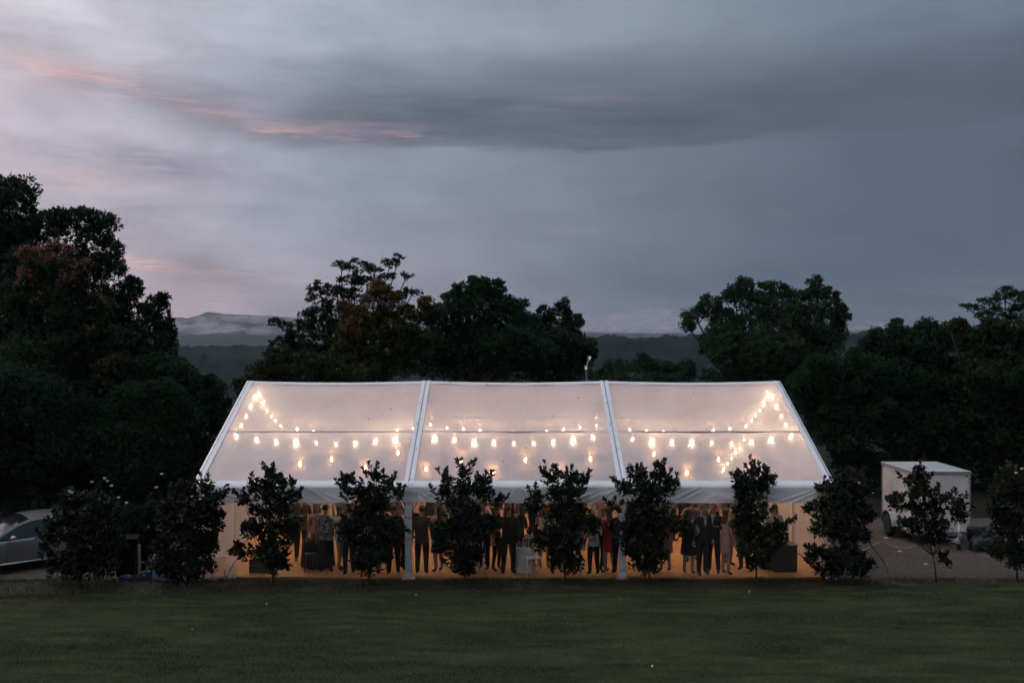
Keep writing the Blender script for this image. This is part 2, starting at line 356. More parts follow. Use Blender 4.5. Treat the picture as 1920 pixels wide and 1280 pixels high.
# ================================================================== THE GROUND
def lawn_z(x, y):
    t = np.clip((14.0 - y) / 14.0, 0, 1.0)
    return 4.4 * t**1.3 + 0.05 * (fbm(x*0.25+40, y*0.25+40, 3) - 0.45)
def edge_d(x): return 24.15 + 0.052 * x           # where the mown lawn meets the rough bank
def grid(xs, ys, zf):
    X, Y = np.meshgrid(xs, ys); Z = zf(X, Y); V = np.stack([X, Y, Z], -1).reshape(-1, 3)
    nx, ny = len(xs), len(ys); i = np.arange((ny-1)*nx).reshape(ny-1, nx)[:, :-1].ravel()
    return V, np.stack([i, i+1, i+nx+1, i+nx], -1)
def lawnmat():
    m, q, out = newmat('lawn_soil_and_thatch'); t = q.new('ShaderNodeTexCoord').outputs['Object']; x, y, z = q.sep(t)
    n = q.noise(q.xyz(q.m('MULTIPLY', x, 0.6), q.m('MULTIPLY', y, 2.2), 0.0), 1.3, 6, 0.7); f = q.noise(t, 30, 3, 0.7)
    p = q.new('ShaderNodeBsdfPrincipled'); p.inputs['Roughness'].default_value = 0.95; p.inputs['Specular IOR Level'].default_value = 0.1
    q.put(p.inputs['Base Color'], q.mix(f, q.ramp(n, [(0.3, (0.022,0.032,0.014)), (0.7, (0.054,0.066,0.030))]), (0.036,0.040,0.020)))
    b = q.new('ShaderNodeBump'); b.inputs['Strength'].default_value = 0.8; b.inputs['Distance'].default_value = 0.04
    q.put(b.inputs['Height'], f); q.l.new(b.outputs[0], p.inputs['Normal']); q.l.new(p.outputs[0], out.inputs[0]); return m
V, Fq = grid(np.linspace(-70, 70, 141), np.concatenate([np.linspace(-60, 12, 30), np.linspace(12.5, 26.5, 57)]), lawn_z)
V[:, 2] -= np.clip((V[:, 1] - edge_d(V[:, 0]) - 0.2) * 0.8, 0, 0.25)      # dips under the bank
tag(link('lawn', np_mesh('lawn', V, Fq, lawnmat(), 4, smooth=True)), kind='structure')

def gravelmat():
    m, q, out = newmat('brown_gravel'); t = q.new('ShaderNodeTexCoord').outputs['Object']
    vo = q.new('ShaderNodeTexVoronoi'); q.put(vo.inputs['Vector'], t); vo.inputs['Scale'].default_value = 26
    n = q.noise(t, 0.5, 5, 0.65); hv = q.sep(vo.outputs['Color'])[0]
    p = q.new('ShaderNodeBsdfPrincipled'); p.inputs['Roughness'].default_value = 0.85
    q.put(p.inputs['Base Color'], q.mix(q.sm(n, 0.35, 0.7), q.ramp(hv, [(0, (0.034,0.023,0.016)), (0.6, (0.082,0.059,0.042)), (1, (0.15,0.118,0.095))]), q.ramp(hv, [(0, (0.03,0.022,0.015)), (1, (0.085,0.063,0.047))])))
    b = q.new('ShaderNodeBump'); b.inputs['Strength'].default_value = 1.0; b.inputs['Distance'].default_value = 0.03; b.invert = True
    q.put(b.inputs['Height'], vo.outputs['Distance']); q.l.new(b.outputs[0], p.inputs['Normal']); q.l.new(p.outputs[0], out.inputs[0]); return m
M['gravel'] = gravelmat()
V, Fq = grid(np.linspace(-70, 70, 141), np.linspace(24.3, 66, 60), lambda x, y: 0.03*(fbm(x*0.5, y*0.5, 3)-0.45) - 0.02)
tag(link('gravel_yard', np_mesh('gravel_yard', V, Fq, M['gravel'], 4, smooth=True)), kind='structure')
V, Fq = grid(np.linspace(-70, 70, 141), np.linspace(33.4, 66, 50), lambda x, y: 0.03*(fbm(x*0.5, y*0.5, 3)-0.45) - 0.02 + .012 + .12*np.clip((y-36)/3, 0, 1)*fbm(x*.9, y*.9, 4) - .10*np.clip(34.2-y, 0, 1))
tag(link('forest_floor', np_mesh('forest_floor', V, Fq, mat('leaf_mould', (.018, .020, .013), .95, .5, 3, .6, 20, spec=.1), 4, smooth=True)), kind='structure')
# loose stones over the near part of the gravel
def scatter_stones(n):
    x = np.concatenate([RNG.uniform(-16, -8, n//2), RNG.uniform(8.0, 17, n - n//2)]); y = RNG.uniform(24.6, 30, n)
    r = RNG.uniform(0.010, 0.028, n); base = np.array([[1,0,-.2],[0,1,-.2],[-1,0,-.2],[0,-1,-.2],[0,0,.8]])
    a = RNG.uniform(0, 6.28, n); jit = RNG.uniform(0.6, 1.3, (n, 5, 3)); B = base[None]*jit*r[:, None, None]
    ca, sa = np.cos(a)[:, None], np.sin(a)[:, None]
    V = np.stack([B[..., 0]*ca - B[..., 1]*sa + x[:, None], B[..., 0]*sa + B[..., 1]*ca + y[:, None], B[..., 2] - 0.005], -1).reshape(-1, 3)
    f = np.array([[0,1,4],[1,2,4],[2,3,4],[3,0,4]])
    return V, (f[None] + 5*np.arange(n)[:, None, None]).reshape(-1, 3)
V, Fq = scatter_stones(14000)
M['stone'] = mat('gravel_stone', (0.11, 0.085, 0.068), 0.85, 0.6, 22)
tag(link('gravel', np_mesh('gravel', V, Fq, M['stone'], 3)), 'loose brown gravel stones on the yard either side of the tent', 'gravel', kind='stuff')

# rough bank the shrubs stand in
def bank_z(x, y):
    d = y - edge_d(x) - .5*(fbm(x*.8+11, y*.5, 3)-.45); e2 = 25.22 - 0.0*x
    w = np.clip(d / 0.75, 0, 1) * np.clip((e2 + 0.15*fbm(x*1.3, y*0+3, 2) - y) / 0.5, 0, 1)
    w = w*w*(3-2*w)
    return -0.03 + w * (0.07 + 0.16*(fbm(x*0.9+5, y*1.1, 4)-0.4) + 0.10*(fbm(x*3.1+5, y*3.1, 3)-0.45)) 
V, Fq = grid(np.linspace(-18, 18, 361), np.linspace(22.9, 25.6, 40), bank_z)
M['mulch'] = mat('bank_soil', (0.028, 0.027, 0.016), 0.95, 0.5, 5, 0.8, 24)
tag(link('bank', np_mesh('bank', V, Fq, M['mulch'], 4, smooth=True)), kind='structure')

def blades(n, x, y, z, h, w, lean, tint):
    a = RNG.uniform(0, 2*np.pi, n); la = RNG.uniform(0, 2*np.pi, n)
    bx, by = np.cos(a)*w/2, np.sin(a)*w/2
    tip = np.stack([x + np.cos(la)*lean*h, y + np.sin(la)*lean*h, z + h*np.sqrt(np.clip(1-lean**2, 0.05, 1))], -1)
    V = np.stack([np.stack([x-bx, y-by, z-0.01], -1), np.stack([x+bx, y+by, z-0.01], -1), tip], 1).reshape(-1, 3)
    return V, np.arange(3*n).reshape(n, 3), np.repeat(tint, 3)
M['grass'] = leafmat('lawn_grass', (0.018, 0.036, 0.015), (0.126, 0.178, 0.082), (0.21, 0.19, 0.095), 0.7, 0.3)
n = 330000
y = 15.3 + (24.9 - 15.3) * RNG.random(n)**0.9; x = RNG.uniform(-1, 1, n) * (y*0.535 + 0.6)
k = y < edge_d(x) + 0.35*(fbm(x*1.7, y*1.7, 3)-.35) + .25*RNG.random(n); x, y = x[k], y[k]; n = len(x)
pat = fbm(x*0.35, y*1.1, 4); fine = fbm(x*1.6+9, y*5.0, 3); dry = fbm(x*0.8+70, y*0.8+20, 4)
h = (0.022 + 0.034*RNG.random(n)) * np.clip(0.2 + 1.9*fine, .3, 2); strk = fbm(x*1.1+31, y*5.5+17, 3); tint = np.clip(0.50 + 2.4*(pat-.47) + 1.6*(fine-0.45) + 2.6*(strk-.44) + 0.5*(RNG.random(n)-0.5) + 2.2*np.clip(dry-0.58, 0, 1)*3*RNG.random(n), 0, 1.9)
V, Fq, T = blades(n, x, y, lawn_z(x, y), h, RNG.uniform(0.006, 0.012, n), RNG.uniform(0.1, 0.85, n), tint)
tag(link('grass', np_mesh('grass', V, Fq, M['grass'], 3, T)), 'short mown dark green grass of the wide foreground lawn', 'grass', kind='stuff')
M['rough_grass'] = leafmat('rough_bank_grass', (0.030, 0.030, 0.014), (0.070, 0.062, 0.030), (0.20, 0.15, 0.085), 0.8, 0.3)
n = 80000
x = RNG.uniform(-15, 15, n); y = edge_d(x) - 0.45 + RNG.random(n) * (25.80 - edge_d(x)); cl = fbm(x*1.6, y*2.2, 4)
k = (cl + 0.25*RNG.random(n)) > 0.39; x, y, cl = x[k], y[k], cl[k]; n = len(x)
h = (0.04 + 0.11*RNG.random(n)**2) * (0.4 + 1.3*cl) * np.clip((y - edge_d(x) + .55)/.6, .25, 1); tint = np.clip(0.1 + 1.6*RNG.random(n)**2 + 0.8*(fbm(x*0.7+3, y, 3)-0.45), 0, 1.9)
V, Fq, T = blades(n, x, y, bank_z(x, y), h, RNG.uniform(0.006, 0.013, n), RNG.uniform(0.2, 0.97, n), tint)
tag(link('rough_grass', np_mesh('rough_grass', V, Fq, M['rough_grass'], 3, T)), 'rough brown green grass and mulch on the bank under the shrubs', 'grass', kind='stuff')

# ------------------------------------------------------------------ valley, hills and mountains behind
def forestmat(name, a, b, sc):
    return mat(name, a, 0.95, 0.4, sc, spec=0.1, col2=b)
azs = np.radians(np.linspace(-44, 44, 520)); rs = 60 * (2700/60) ** np.linspace(0, 1, 250)
A, Rr = np.meshgrid(azs, rs); X = Rr*np.sin(A); Y = Rr*np.cos(A)
base = np.interp(Rr, [60, 90, 160, 300, 480, 650, 780, 1000, 1500, 2700], [-0.4, -3, -12, -22, -20, -6, 4, -4, -20, -40])
px = 960 + F*np.tan(A)
crest = np.interp(px, [-500, 330, 420, 520, 1050, 1120, 1200, 1290, 1600, 1660, 2400], [4, 2, 0, -2, 2, 2, 3, 2, 4, 8, 14])
base = base + np.clip((Rr-350)/430, 0, 1) * crest*.45 * np.clip(1 - (Rr-800)/700, 0.0, 1)
rol = fbm(X*0.004+20, Y*0.004+11, 4) - 0.47; can = fbm(X*0.09, Y*0.09, 3)
sp = np.clip(1 - np.abs(((X*0.07) % 1) - 0.5), 0, 1)
Z = base + rol * np.clip(Rr/800, 0.05, 1) * 26 + (can - 0.4) * np.clip((Rr-70)/120, 0, 1) * 10 + RNG.normal(0, 0.5, A.shape)*np.clip(Rr/400, 0, 1)
V = np.stack([X, Y, Z], -1).reshape(-1, 3); nx = len(azs); i = np.arange((len(rs)-1)*nx).reshape(-1, nx)[:, :-1].ravel()
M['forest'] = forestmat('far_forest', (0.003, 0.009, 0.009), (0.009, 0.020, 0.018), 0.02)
tag(link('hills', np_mesh('hills', V, np.stack([i, i+1, i+nx+1, i+nx], -1), M['forest'], 4)), kind='structure')
def mountain(name, r, prof, drop, amp, depth, material):
    azs = np.radians(np.linspace(-46, 46, 700)); ts = np.linspace(0, 1, 40)
    A, T = np.meshgrid(azs, ts); px = 960 + F*np.tan(A)
    top = ZC + (640 - np.interp(px, *zip(*prof))) * r / F
    rr = r - depth * (1 - T)
    X = rr*np.sin(A); Y = rr*np.cos(A)
    Z = (top + drop) * T**1.15 - drop + (fbm(X*0.006, Y*0.006, 5)-0.47)*amp*np.sin(np.pi*np.clip(T, 0, 1))*1.5 + (fbm(X*0.02+3, Y*0.02, 4)-0.47)*amp*0.25
    V = np.stack([X, Y, Z], -1).reshape(-1, 3); nx = len(azs); i = np.arange((len(ts)-1)*nx).reshape(-1, nx)[:, :-1].ravel()
    tag(link(name, np_mesh(name, V, np.stack([i, i+1, i+nx+1, i+nx], -1), material, 4, smooth=True)), kind='structure')
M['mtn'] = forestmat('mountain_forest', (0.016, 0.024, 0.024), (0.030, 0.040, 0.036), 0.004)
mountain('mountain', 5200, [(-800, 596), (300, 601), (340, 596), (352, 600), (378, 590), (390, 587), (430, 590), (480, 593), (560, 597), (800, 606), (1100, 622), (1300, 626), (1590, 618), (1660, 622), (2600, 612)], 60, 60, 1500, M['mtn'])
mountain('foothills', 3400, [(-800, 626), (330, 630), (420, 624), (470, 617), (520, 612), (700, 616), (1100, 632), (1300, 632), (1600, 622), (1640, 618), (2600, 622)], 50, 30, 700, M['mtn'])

def volmat(name, dens, col, noisy=0.0, scale=0.004):
    m, q, out = newmat(name); v = q.new('ShaderNodeVolumePrincipled'); v.inputs['Color'].default_value = (*col, 1); v.inputs['Anisotropy'].default_value = 0.2
    if noisy:
        t = q.new('ShaderNodeTexCoord').outputs['Object']; x, y, z = q.sep(t)
        f = q.noise(q.xyz(x, q.m('MULTIPLY', y, 0.6), q.m('MULTIPLY', z, 2.2)), scale, 4, 0.6, 0.8)
        ln = q.new('ShaderNodeVectorMath', operation='LENGTH'); q.l.new(q.new('ShaderNodeTexCoord').outputs['Generated'], ln.inputs[0])
        q.put(v.inputs['Density'], q.m('MULTIPLY', q.sm(f, 0.42, 0.74), dens))
    else: v.inputs['Density'].default_value = dens
    q.l.new(v.outputs[0], out.inputs['Volume']); return m
hz = MB().box(-4600, 4600, -80, 5600, -82, 190)
ho = hz.build('haze', volmat('haze_air', 7.0e-5, (0.76, 0.89, 1.0))); tag(ho, 'thin dusk haze in the valley air', 'haze', kind='stuff')
mi = MB()
for px_, py_, rx_, ry_, D_ in ((360,606,50,16,4300),(405,602,34,20,4150),(395,616,70,13,3950),(340,622,50,12,3550),(445,624,80,10,3250),(510,620,60,11,3100),(520,598,60,13,4400),(460,596,50,9,4600),(1120,606,90,15,4100),(1180,598,70,13,4500),(1240,590,80,13,4300),(1275,602,70,14,4000),(1180,617,110,9,3000),(1610,612,60,14,4300),(1640,620,50,10,3100)):
    p = P(px_, py_, D_); k_ = D_/F; mi.ball(p, rx_*k_, rx_*k_*.8, ry_*k_, 20, 14)
tag(mi.build('mist', volmat('mist_vapour', 0.0085, (0.90, 0.84, 0.88), 1.0, 0.013)), 'drifting low mist along the far mountain slopes', 'mist', kind='stuff')

# ================================================================== THE TENT
YE, YR = 25.30, 30.48; ZE, ZR = 2.40, 4.80; YB = YR + (YR - YE)     # eave, ridge, back eave
XS = [-8.05, -2.63, 2.81, 8.15]                                        # frames
tent = thing('marquee_tent', 'long clear roofed marquee tent with white frame, glowing from warm lights inside', 'tent', (0, YR, 0))
def T_(o):          # parts are built in world coordinates; the Empty sits at the tent's base
    o.parent = tent; o.matrix_parent_inverse = Matrix.Translation((0, -YR, 0)); return o
def slope(x, t, back=False, up=0.0):
    y = YE + (YR - YE) * t; z = ZE + (ZR - ZE) * t
    nrm = Vector((0, -(ZR - ZE), (YR - YE))).normalized() * up
    y += nrm.y; z += nrm.z
    if back: y = 2 * YR - y
    return Vector((x, y, z))
# timber and matting floor
M['floor_edge'] = mat('floor_edge_board', (0.16, 0.10, 0.055), 0.8, 0.3)
tag(MB().box(XS[0]+.06, XS[3]-.06, YE+.14, YB-.1, -.03, .03).build('tent_floor', M['floor']), kind='structure')
for i in range(3):
    xa, xb = XS[i] + .10, XS[i+1] - .10
    for back in (False, True):
        us = np.linspace(0, 1, 55); ts = np.linspace(0.0, 1, 37); vs = []; fs = []
        for t in ts:
            for u_ in us:
                sag = -0.05*math.sin(math.pi*u_) * (0.35 + 0.65*t) - 0.03*math.sin(math.pi*u_)*abs(math.sin(2*math.pi*t))
                p = slope(xa + (xb-xa)*u_, t, back, sag + 0.012*math.sin(u_*23 + i*2)*math.sin(t*7+i) + .05*(float(fbm(np.array(u_*6.0+i*9), np.array(t*3.0+u_*2+i), 3))-.45)*math.sin(math.pi*min(max(t,.02),.98))); vs.append(p)
        nx = len(us); fs = [(r*nx+k, r*nx+k+1, (r+1)*nx+k+1, (r+1)*nx+k) for r in range(len(ts)-1) for k in range(nx-1)]
        if back: fs = [f[::-1] for f in fs]
        T_(MB().add(vs, fs).build('roof_panel', M['film_roof'], smooth=True))
    # white PVC hem along the ridge, following the panels' sag
    vs = []; fs = []; us = np.linspace(0, 1, 25)
    for dt, off in ((0.025, .012), (0.0, .02)):
        for u_ in us:
            vs.append(slope(xa + (xb-xa)*u_, 1-dt, False, -0.05*math.sin(math.pi*u_) + off))
    for u_ in us: vs.append(slope(xa + (xb-xa)*u_, 1-0.025, True, -0.05*math.sin(math.pi*u_) + .012))
    nx = 25; fs = [(r*nx+k, r*nx+k+1, (r+1)*nx+k+1, (r+1)*nx+k) for r in range(2) for k in range(nx-1)]
    T_(MB().add(vs, fs).build('ridge_hem', M['pvc'], smooth=True))
for j, x in enumerate(XS):
    for back in (False, True):
        a, b = slope(x, -0.01, back, -0.07), slope(x, 1.0, back, -0.07)
        up = slope(x, 0, back, 1) - slope(x, 0, back, 0)
        r = T_(MB().bar(a, b, .11, .10, up).build('rafter', M['alu'], bevel=.008))
        if j in (0, 3):      # gable frames: one broad hem on the inner side, the bare profile outside
            sgn = 1 if j == 0 else -1
            st = MB().bar(slope(x + sgn*.075, -.004, back, .022), slope(x + sgn*.075, 1.0, back, .022), .13, .018, up).build('edge_hem', M['pvc'])
            st2 = MB().bar(slope(x - sgn*.035, -.004, back, .018), slope(x - sgn*.035, 1.0, back, .018), .045, .03, up).build('edge_profile', M['alu'])
            T_(st); T_(st2)
        else:
            for sgn in (-1, 1):
                T_(MB().bar(slope(x + sgn*.072, -.004, back, .022), slope(x + sgn*.072, 1.003, back, .022), .105, .018, up).build('edge_hem', M['pvc']))
            T_(MB().bar(slope(x, -.004, back, .010), slope(x, 1.0, back, .010), .036, .018, up).build('keder_groove', M['groove']))
            if not back:
                for t in (.03, .30, .53, .75):
                    p = slope(x + .05*(-1 if t > .4 else 1), t, False, .034); T_(MB().ball(p, .016, .016, .014, 8, 5).build('bolt', M['black']))
    for yy, front in ((YE + .02, True), (YB - .02, False)):
        pw = .085
        po = T_(MB().box(x-pw, x+pw, yy-.07, yy+.07, .02, ZE-.06).build('post', M['pvc'], bevel=.012))
        T_(MB().box(x-.16, x+.16, yy-.15, yy+.15, 0, .018).build('base_plate', M['alu']))
        if front and j in (1, 2):
            for zz in (.22, 1.02, 1.55):
                T_(MB().box(x-pw-.006, x+pw+.006, yy-.077, yy+.077, zz, zz+.035).build('strap', M['alu']))
            for sg in (-1, 1):
                T_(MB().bar((x+sg*.09, yy+.02, 1.72), (x+sg*.36, yy+.10, 2.28), .04, .04).build('knee_brace', M['alu']))
for back in (False, True):
    T_(MB().tube([slope(x, .4757, back, -.052) for x in (XS[0], XS[3])], .038, 8).build('purlin', M['groove'], smooth=True))
    yy = YE if not back else YB
    T_(MB().box(XS[0], XS[3], yy-.05, yy+.05, ZE-.17, ZE-.04).build('eave_beam', M['alu']))
T_(MB().box(XS[0], XS[3], YR-.06, YR+.06, ZR-.26, ZR-.12).build('ridge_beam', M['alu']))
# wind-bracing cables crossed in the right-hand bay
T_(MB().tube([slope(XS[2]+.1, .03, False, -.13), slope(XS[3]-.1, .97, False, -.13)], .007, 5).build('bracing_cable', M['steelrope']))
T_(MB().tube([slope(XS[3]-.1, .03, False, -.13), slope(XS[2]+.1, .97, False, -.13)], .007, 5).build('bracing_cable', M['steelrope']))
# eave hem and valance
def valance(xa, xb, seed, yy, sgn):
    rr = np.random.default_rng(seed); nx, nz = 220, 22; vs = []
    U, Vv = np.meshgrid(np.linspace(0, 1, nx), np.linspace(0, 1, nz)); L = xb - xa
    d = np.zeros_like(U)
    for _ in range(15):                        # creases: long soft ridges in all slants, sharper on one side
        c0, w, am = rr.uniform(-.05, 1.05), rr.uniform(.010, .040), rr.uniform(.008, .022); sl = rr.uniform(-.22, .22); v0 = rr.uniform(.1, .9); vw = rr.uniform(.25, .7)
        q = (U - c0 - sl*Vv) / w; d += am*np.exp(-np.abs(q)**1.5)*np.exp(-((Vv-v0)/vw)**2)*(0.35 + 0.65*(q > 0))
    for c0, sl in ((.01, .06), (.02, .10), (.035, .15), (.05, .21), (.99, -.06), (.98, -.11), (.96, -.16), (.94, -.22)):   # drawn into the corners
        q = (U - c0 - sl*Vv) / .011; d += .016*np.exp(-np.abs(q)**1.5)*np.clip(Vv*2.2, .2, 1)
    d += .022*(fbm(U*L*2.2+seed*7, Vv*1.5+seed, 4)-.47)*2*np.clip(Vv*2, 0, 1) + .045*(fbm(U*L*.7+seed*3, Vv*.8, 3)-.47)*np.clip(Vv*1.5, 0, 1)
    zb = -.020*np.sin(U*math.pi) + .030*(fbm(U*L*1.3+seed, Vv*0+seed, 3)-.47)
    X = xa + L*U; Y = yy - sgn*(d + .02); Z = 2.335 - .37*Vv + zb*Vv
    vs = np.stack([X, Y, Z], -1).reshape(-1, 3).tolist()
    fs = [(r*nx+k, r*nx+k+1, (r+1)*nx+k+1, (r+1)*nx+k)[::-1] for r in range(nz-1) for k in range(nx-1)]
    return MB().add(vs, fs)
for back in (False, True):
    sgn = -1 if back else 1; yy = (YE - .075) if not back else (YB + .075)
    for i in range(3):
        T_(valance(XS[i]-.002, XS[i+1]+.002, i*3+1+back*20, yy, sgn).build('valance', M['valance'], smooth=True))
        a0 = slope(0, .028, back, .014); a1 = slope(0, 0, back, .016)
        prof = [(a0.y, a0.z), (a1.y, a1.z), (yy, 2.375), (yy - sgn*.012, 2.33)]
        nxx = 30; vs = [(XS[i] + (XS[i+1]-XS[i])*k/nxx, y, z + .006*math.sin(k*1.7+i)) for (y, z) in prof for k in range(nxx+1)]
        fs = [(r*(nxx+1)+k, r*(nxx+1)+k+1, (r+1)*(nxx+1)+k+1, (r+1)*(nxx+1)+k) for r in range(3) for k in range(nxx)]
        T_(MB().add(vs, fs).build('eave_hem', M['pvc'], smooth=True))
# clear walls: front and back between the posts, milky end walls and gables
def sheet(p00, p10, p01, p11, nu, nv, amp, seed):
    rr = np.random.default_rng(seed); ph = rr.uniform(0, 6, 4); vs = []
    p00, p10, p01, p11 = map(Vector, (p00, p10, p01, p11)); nr = (p10-p00).cross(p01-p00).normalized()
    for r in range(nv+1):
        v = r/nv
        for k in range(nu+1):
            u_ = k/nu; p = p00.lerp(p10, u_).lerp(p01.lerp(p11, u_), v)
            d = amp*(math.sin(u_*17+ph[0]+v*1.3) + .6*math.sin(u_*41+ph[1]-v*2) + .5*math.sin(v*6+ph[2]+u_*5))*math.sin(math.pi*min(max(v, .03), .97))**.5
            vs.append(p + nr*d)
    fs = [(r*(nu+1)+k, r*(nu+1)+k+1, (r+1)*(nu+1)+k+1, (r+1)*(nu+1)+k) for r in range(nv) for k in range(nu)]
    return MB().add(vs, fs)
for i in range(3):
    xa, xb = XS[i]+.10, XS[i+1]-.10
    x0b = xa + (.75 if i == 0 else 0)
    T_(sheet((x0b, YE+.10, .04), (xb, YE+.10, .04), (xa, YE+.10, ZE-.15), (xb, YE+.10, ZE-.15), 50, 12, .012, i).build('clear_wall', M['film_wall'], smooth=True))
    T_(sheet((xa, YB-.10, .04), (xb, YB-.10, .04), (xa, YB-.10, ZE-.15), (xb, YB-.10, ZE-.15), 50, 12, .012, i+9).build('clear_wall', M['film_wall'], smooth=True))
for j, x in ((0, XS[0]+.02), (3, XS[3]-.02)):
    T_(sheet((x, YE+.1, .03), (x, YB-.1, .03), (x, YE+.1, ZE-.02), (x, YB-.1, ZE-.02), 70, 10, .02, j+30).build('end_wall', M['film_end'], smooth=True))
    vs = [(x, YE+.1, ZE-.02), (x, YB-.1, ZE-.02), (x, YR, ZR-.10)]
    T_(MB().add(vs, [(0, 1, 2)]).build('gable_sheet', M['film_end']))
    T_(MB().box(x-.04, x+.04, YE, YB, ZE-.14, ZE-.03).build('gable_beam', M['alu']))
    for yy in (YR-1.7, YR+1.7):
        T_(MB().box(x-.05, x+.05, yy-.05, yy+.05, .02, ZE + (ZR-ZE)*(1-1.7/5.18) - .1).build('gable_post', M['pvc']))
# the loose corner of the left front wall, gathered on the ground
def bunch(seed):
    nu, nv = 90, 34; U, V_ = np.meshgrid(np.linspace(0, 1, nu), np.linspace(0, 1, nv))
    a0, a1 = P(392, 1040, 25.30), P(462, 1036, 25.52); b0, b1 = P(366, 1088, 25.10), P(438, 1088, 25.22)
    lp = lambda p, q, t: [p[k] + (q[k]-p[k])*t for k in range(3)]
    T0 = lp(a0, a1, U); B0 = lp(b0, b1, U**.8)
    X, Y, Z = [T0[k] + (B0[k]-T0[k])*V_**(1.5 if k == 2 else .8) for k in range(3)]
    fold = .055*np.sin(U*21 + 2.2*np.sin(V_*2.2+U*3)) + .030*np.sin(U*47 + V_*3) + .20*(fbm(U*6+seed, V_*3+seed, 4)-.47)
    Y = Y - fold*(.25 + .75*V_); X = X + .06*np.sin(U*16+V_*4)*V_; Z = np.maximum(Z + .10*(fbm(U*5+3, V_*4+9, 3)-.47), .015 + .03*fbm(U*9, V_*9, 2))
    return MB().add(np.stack([X, Y, Z], -1).reshape(-1, 3).tolist(), [(r*nu+k, r*nu+k+1, (r+1)*nu+k+1, (r+1)*nu+k) for r in range(nv-1) for k in range(nu-1)])
T_(bunch(4).build('gathered_sheet', M['film_bunch'], smooth=True))
tent.children  # parts only
# leaves and insects lying on the roof
lt = MB(); rr = random.Random(5)
for px, py in ((580,748),(733,768),(691,786),(717,778),(805,740),(829,738),(845,718),(865,786),(902,768),(925,777),(914,722),(943,866),(1037,781),(1084,748),(1107,772),(1167,784),(1300,739),(1331,800),(1372,797),(1373,845),(1313,835),(1466,827),(1490,746),(1084,908),(985,842)):
    t = None
    for q in range(0, 101):
        p = slope(0, q/100)
        if 640 + (ZC-p.z)*F/p.y <= py: t = q/100; break
    if t is None: continue
    p = slope((px-960)*slope(0, t).y/F, t, False, .012); a = rr.uniform(0, 6.28); L = rr.uniform(.02, .045); w = L*rr.uniform(.3, .6)
    d = Vector((math.cos(a), math.sin(a)*.9, math.sin(a)*.42)); e = Vector((-math.sin(a), math.cos(a)*.9, math.cos(a)*.42))
    lt.add([p-d*L, p+e*w+Vector((0,0,.012)), p+d*L, p-e*w+Vector((0,0,.006))], [(0,1,2,3)])
tag(lt.build('leaf_litter', M['bark']), 'scattered dark fallen leaves lying on the clear roof', 'leaf litter', kind='stuff')

# ------------------------------------------------------------------ lights in the tent
bulb_me = MB().lathe([(.012,.036),(.029,.010),(.029,-.020),(.012,-.044)], 8).mesh('bulb', M['bulb'], True)
bulb_big = MB().lathe([(.014,.046),(.040,.012),(.042,-.030),(.016,-.068)], 8).mesh('bulb', M['bulb_big'], True)
bulb_dim = bulb_me.copy(); bulb_dim.materials[0] = M['bulb_dim']
sock_me = MB().lathe([(.004,.10),(.018,.095),(.018,.045)], 8).mesh('socket', M['black'], True)
def string_light(pts, n, label, big=(), dz=-.10, skip=()):
    """pts: polyline of the hanging cable; n bulbs spread evenly along it"""
    root = thing('string_light', label, 'string light', pts[0], 0, 'festoon strings under the roof')
    o0 = Vector(pts[0]); pts = [Vector(p) - o0 for p in pts]
    MB().tube(pts, .006, 5).build('cable', M['cable'], root)
    seg = [0]
    for a, b in zip(pts, pts[1:]): seg.append(seg[-1] + (b-a).length)
    for k in range(n):
        s_ = seg[-1] * (k + .5) / n
        i = max(j for j in range(len(seg)-1) if seg[j] <= s_)
        p = pts[i].lerp(pts[i+1], (s_ - seg[i]) / max(seg[i+1]-seg[i], 1e-6)) + Vector((0, 0, dz))
        b = link('bulb', bulb_big if k in big else (bulb_dim if (k*7+len(pts)) % 5 in (1, 3) else bulb_me), root, loc=p + Vector((0, random.uniform(-.03, .03), random.uniform(-.025, .025)))); b.rotation_euler = (random.uniform(-.25, .25), random.uniform(-.25, .25), 0)
        link('socket', sock_me, b)
def swag(x0, x1, y, z_sup, z_mid, n=14):
    return [(x0 + (x1-x0)*k/n, y, z_sup - (z_sup-z_mid)*(1-(2*k/n-1)**2)) for k in range(n+1)]
def row(y, zs, zm):
    pts = []
    for i in range(3): pts += swag(XS[i]+.05, XS[i+1]-.05, y, zs, zm)[(1 if i else 0):]
    return pts
string_light(row(27.95, 3.50, 3.26), 29, 'row of bulbs swagged below the front roof purlin, larger dots', big=(3, 8, 10, 12, 17, 21, 23, 27))
string_light(row(33.25, 3.35, 3.10), 29, 'row of smaller looking bulbs swagged along the back of the tent', big=())
def down(x, back, n=16):
    return [slope(x + .25*(1 if x < 0 else -1), .985 - k/n*.50, back, -.16 - .10*math.sin(math.pi*k/n)) for k in range(n+1)]
string_light(down(XS[0], True), 5, 'slanting string of bulbs along the back rafter of the left gable')
string_light(down(XS[0], False), 5, 'slanting string of bulbs along the front rafter of the left gable')
string_light(down(XS[3], True), 5, 'slanting string of bulbs along the back rafter of the right gable')
string_light(down(XS[3], False), 5, 'slanting string of bulbs along the front rafter of the right gable')
string_light([P(1398, 812, 31.2), P(1390, 832, 30.8), P(1378, 846, 30.2), P(1368, 862, 29.6), P(1352, 882, 28.8)], 6, 'short string of bulbs added to form the bright streak at the tent right end', dz=-.05)  # bulbs added to stand in for a bright reflected streak
pend_me = MB().lathe([(.018,.055),(.036,.0),(.034,-.045),(.012,-.080)], 8).mesh('bulb', M['pend'], True)
pends = [(562,869,30.2),(622,860,31.4),(685,876,30.0),(746,848,32.0),(799,878,29.8),(865,862,31.2),(925,883,29.6),(985,861,31.2),(1046,882,29.6),(1107,859,31.4),(1226,850,32.0),(1288,885,29.4),(1347,860,31.2),(1408,872,30.2)]
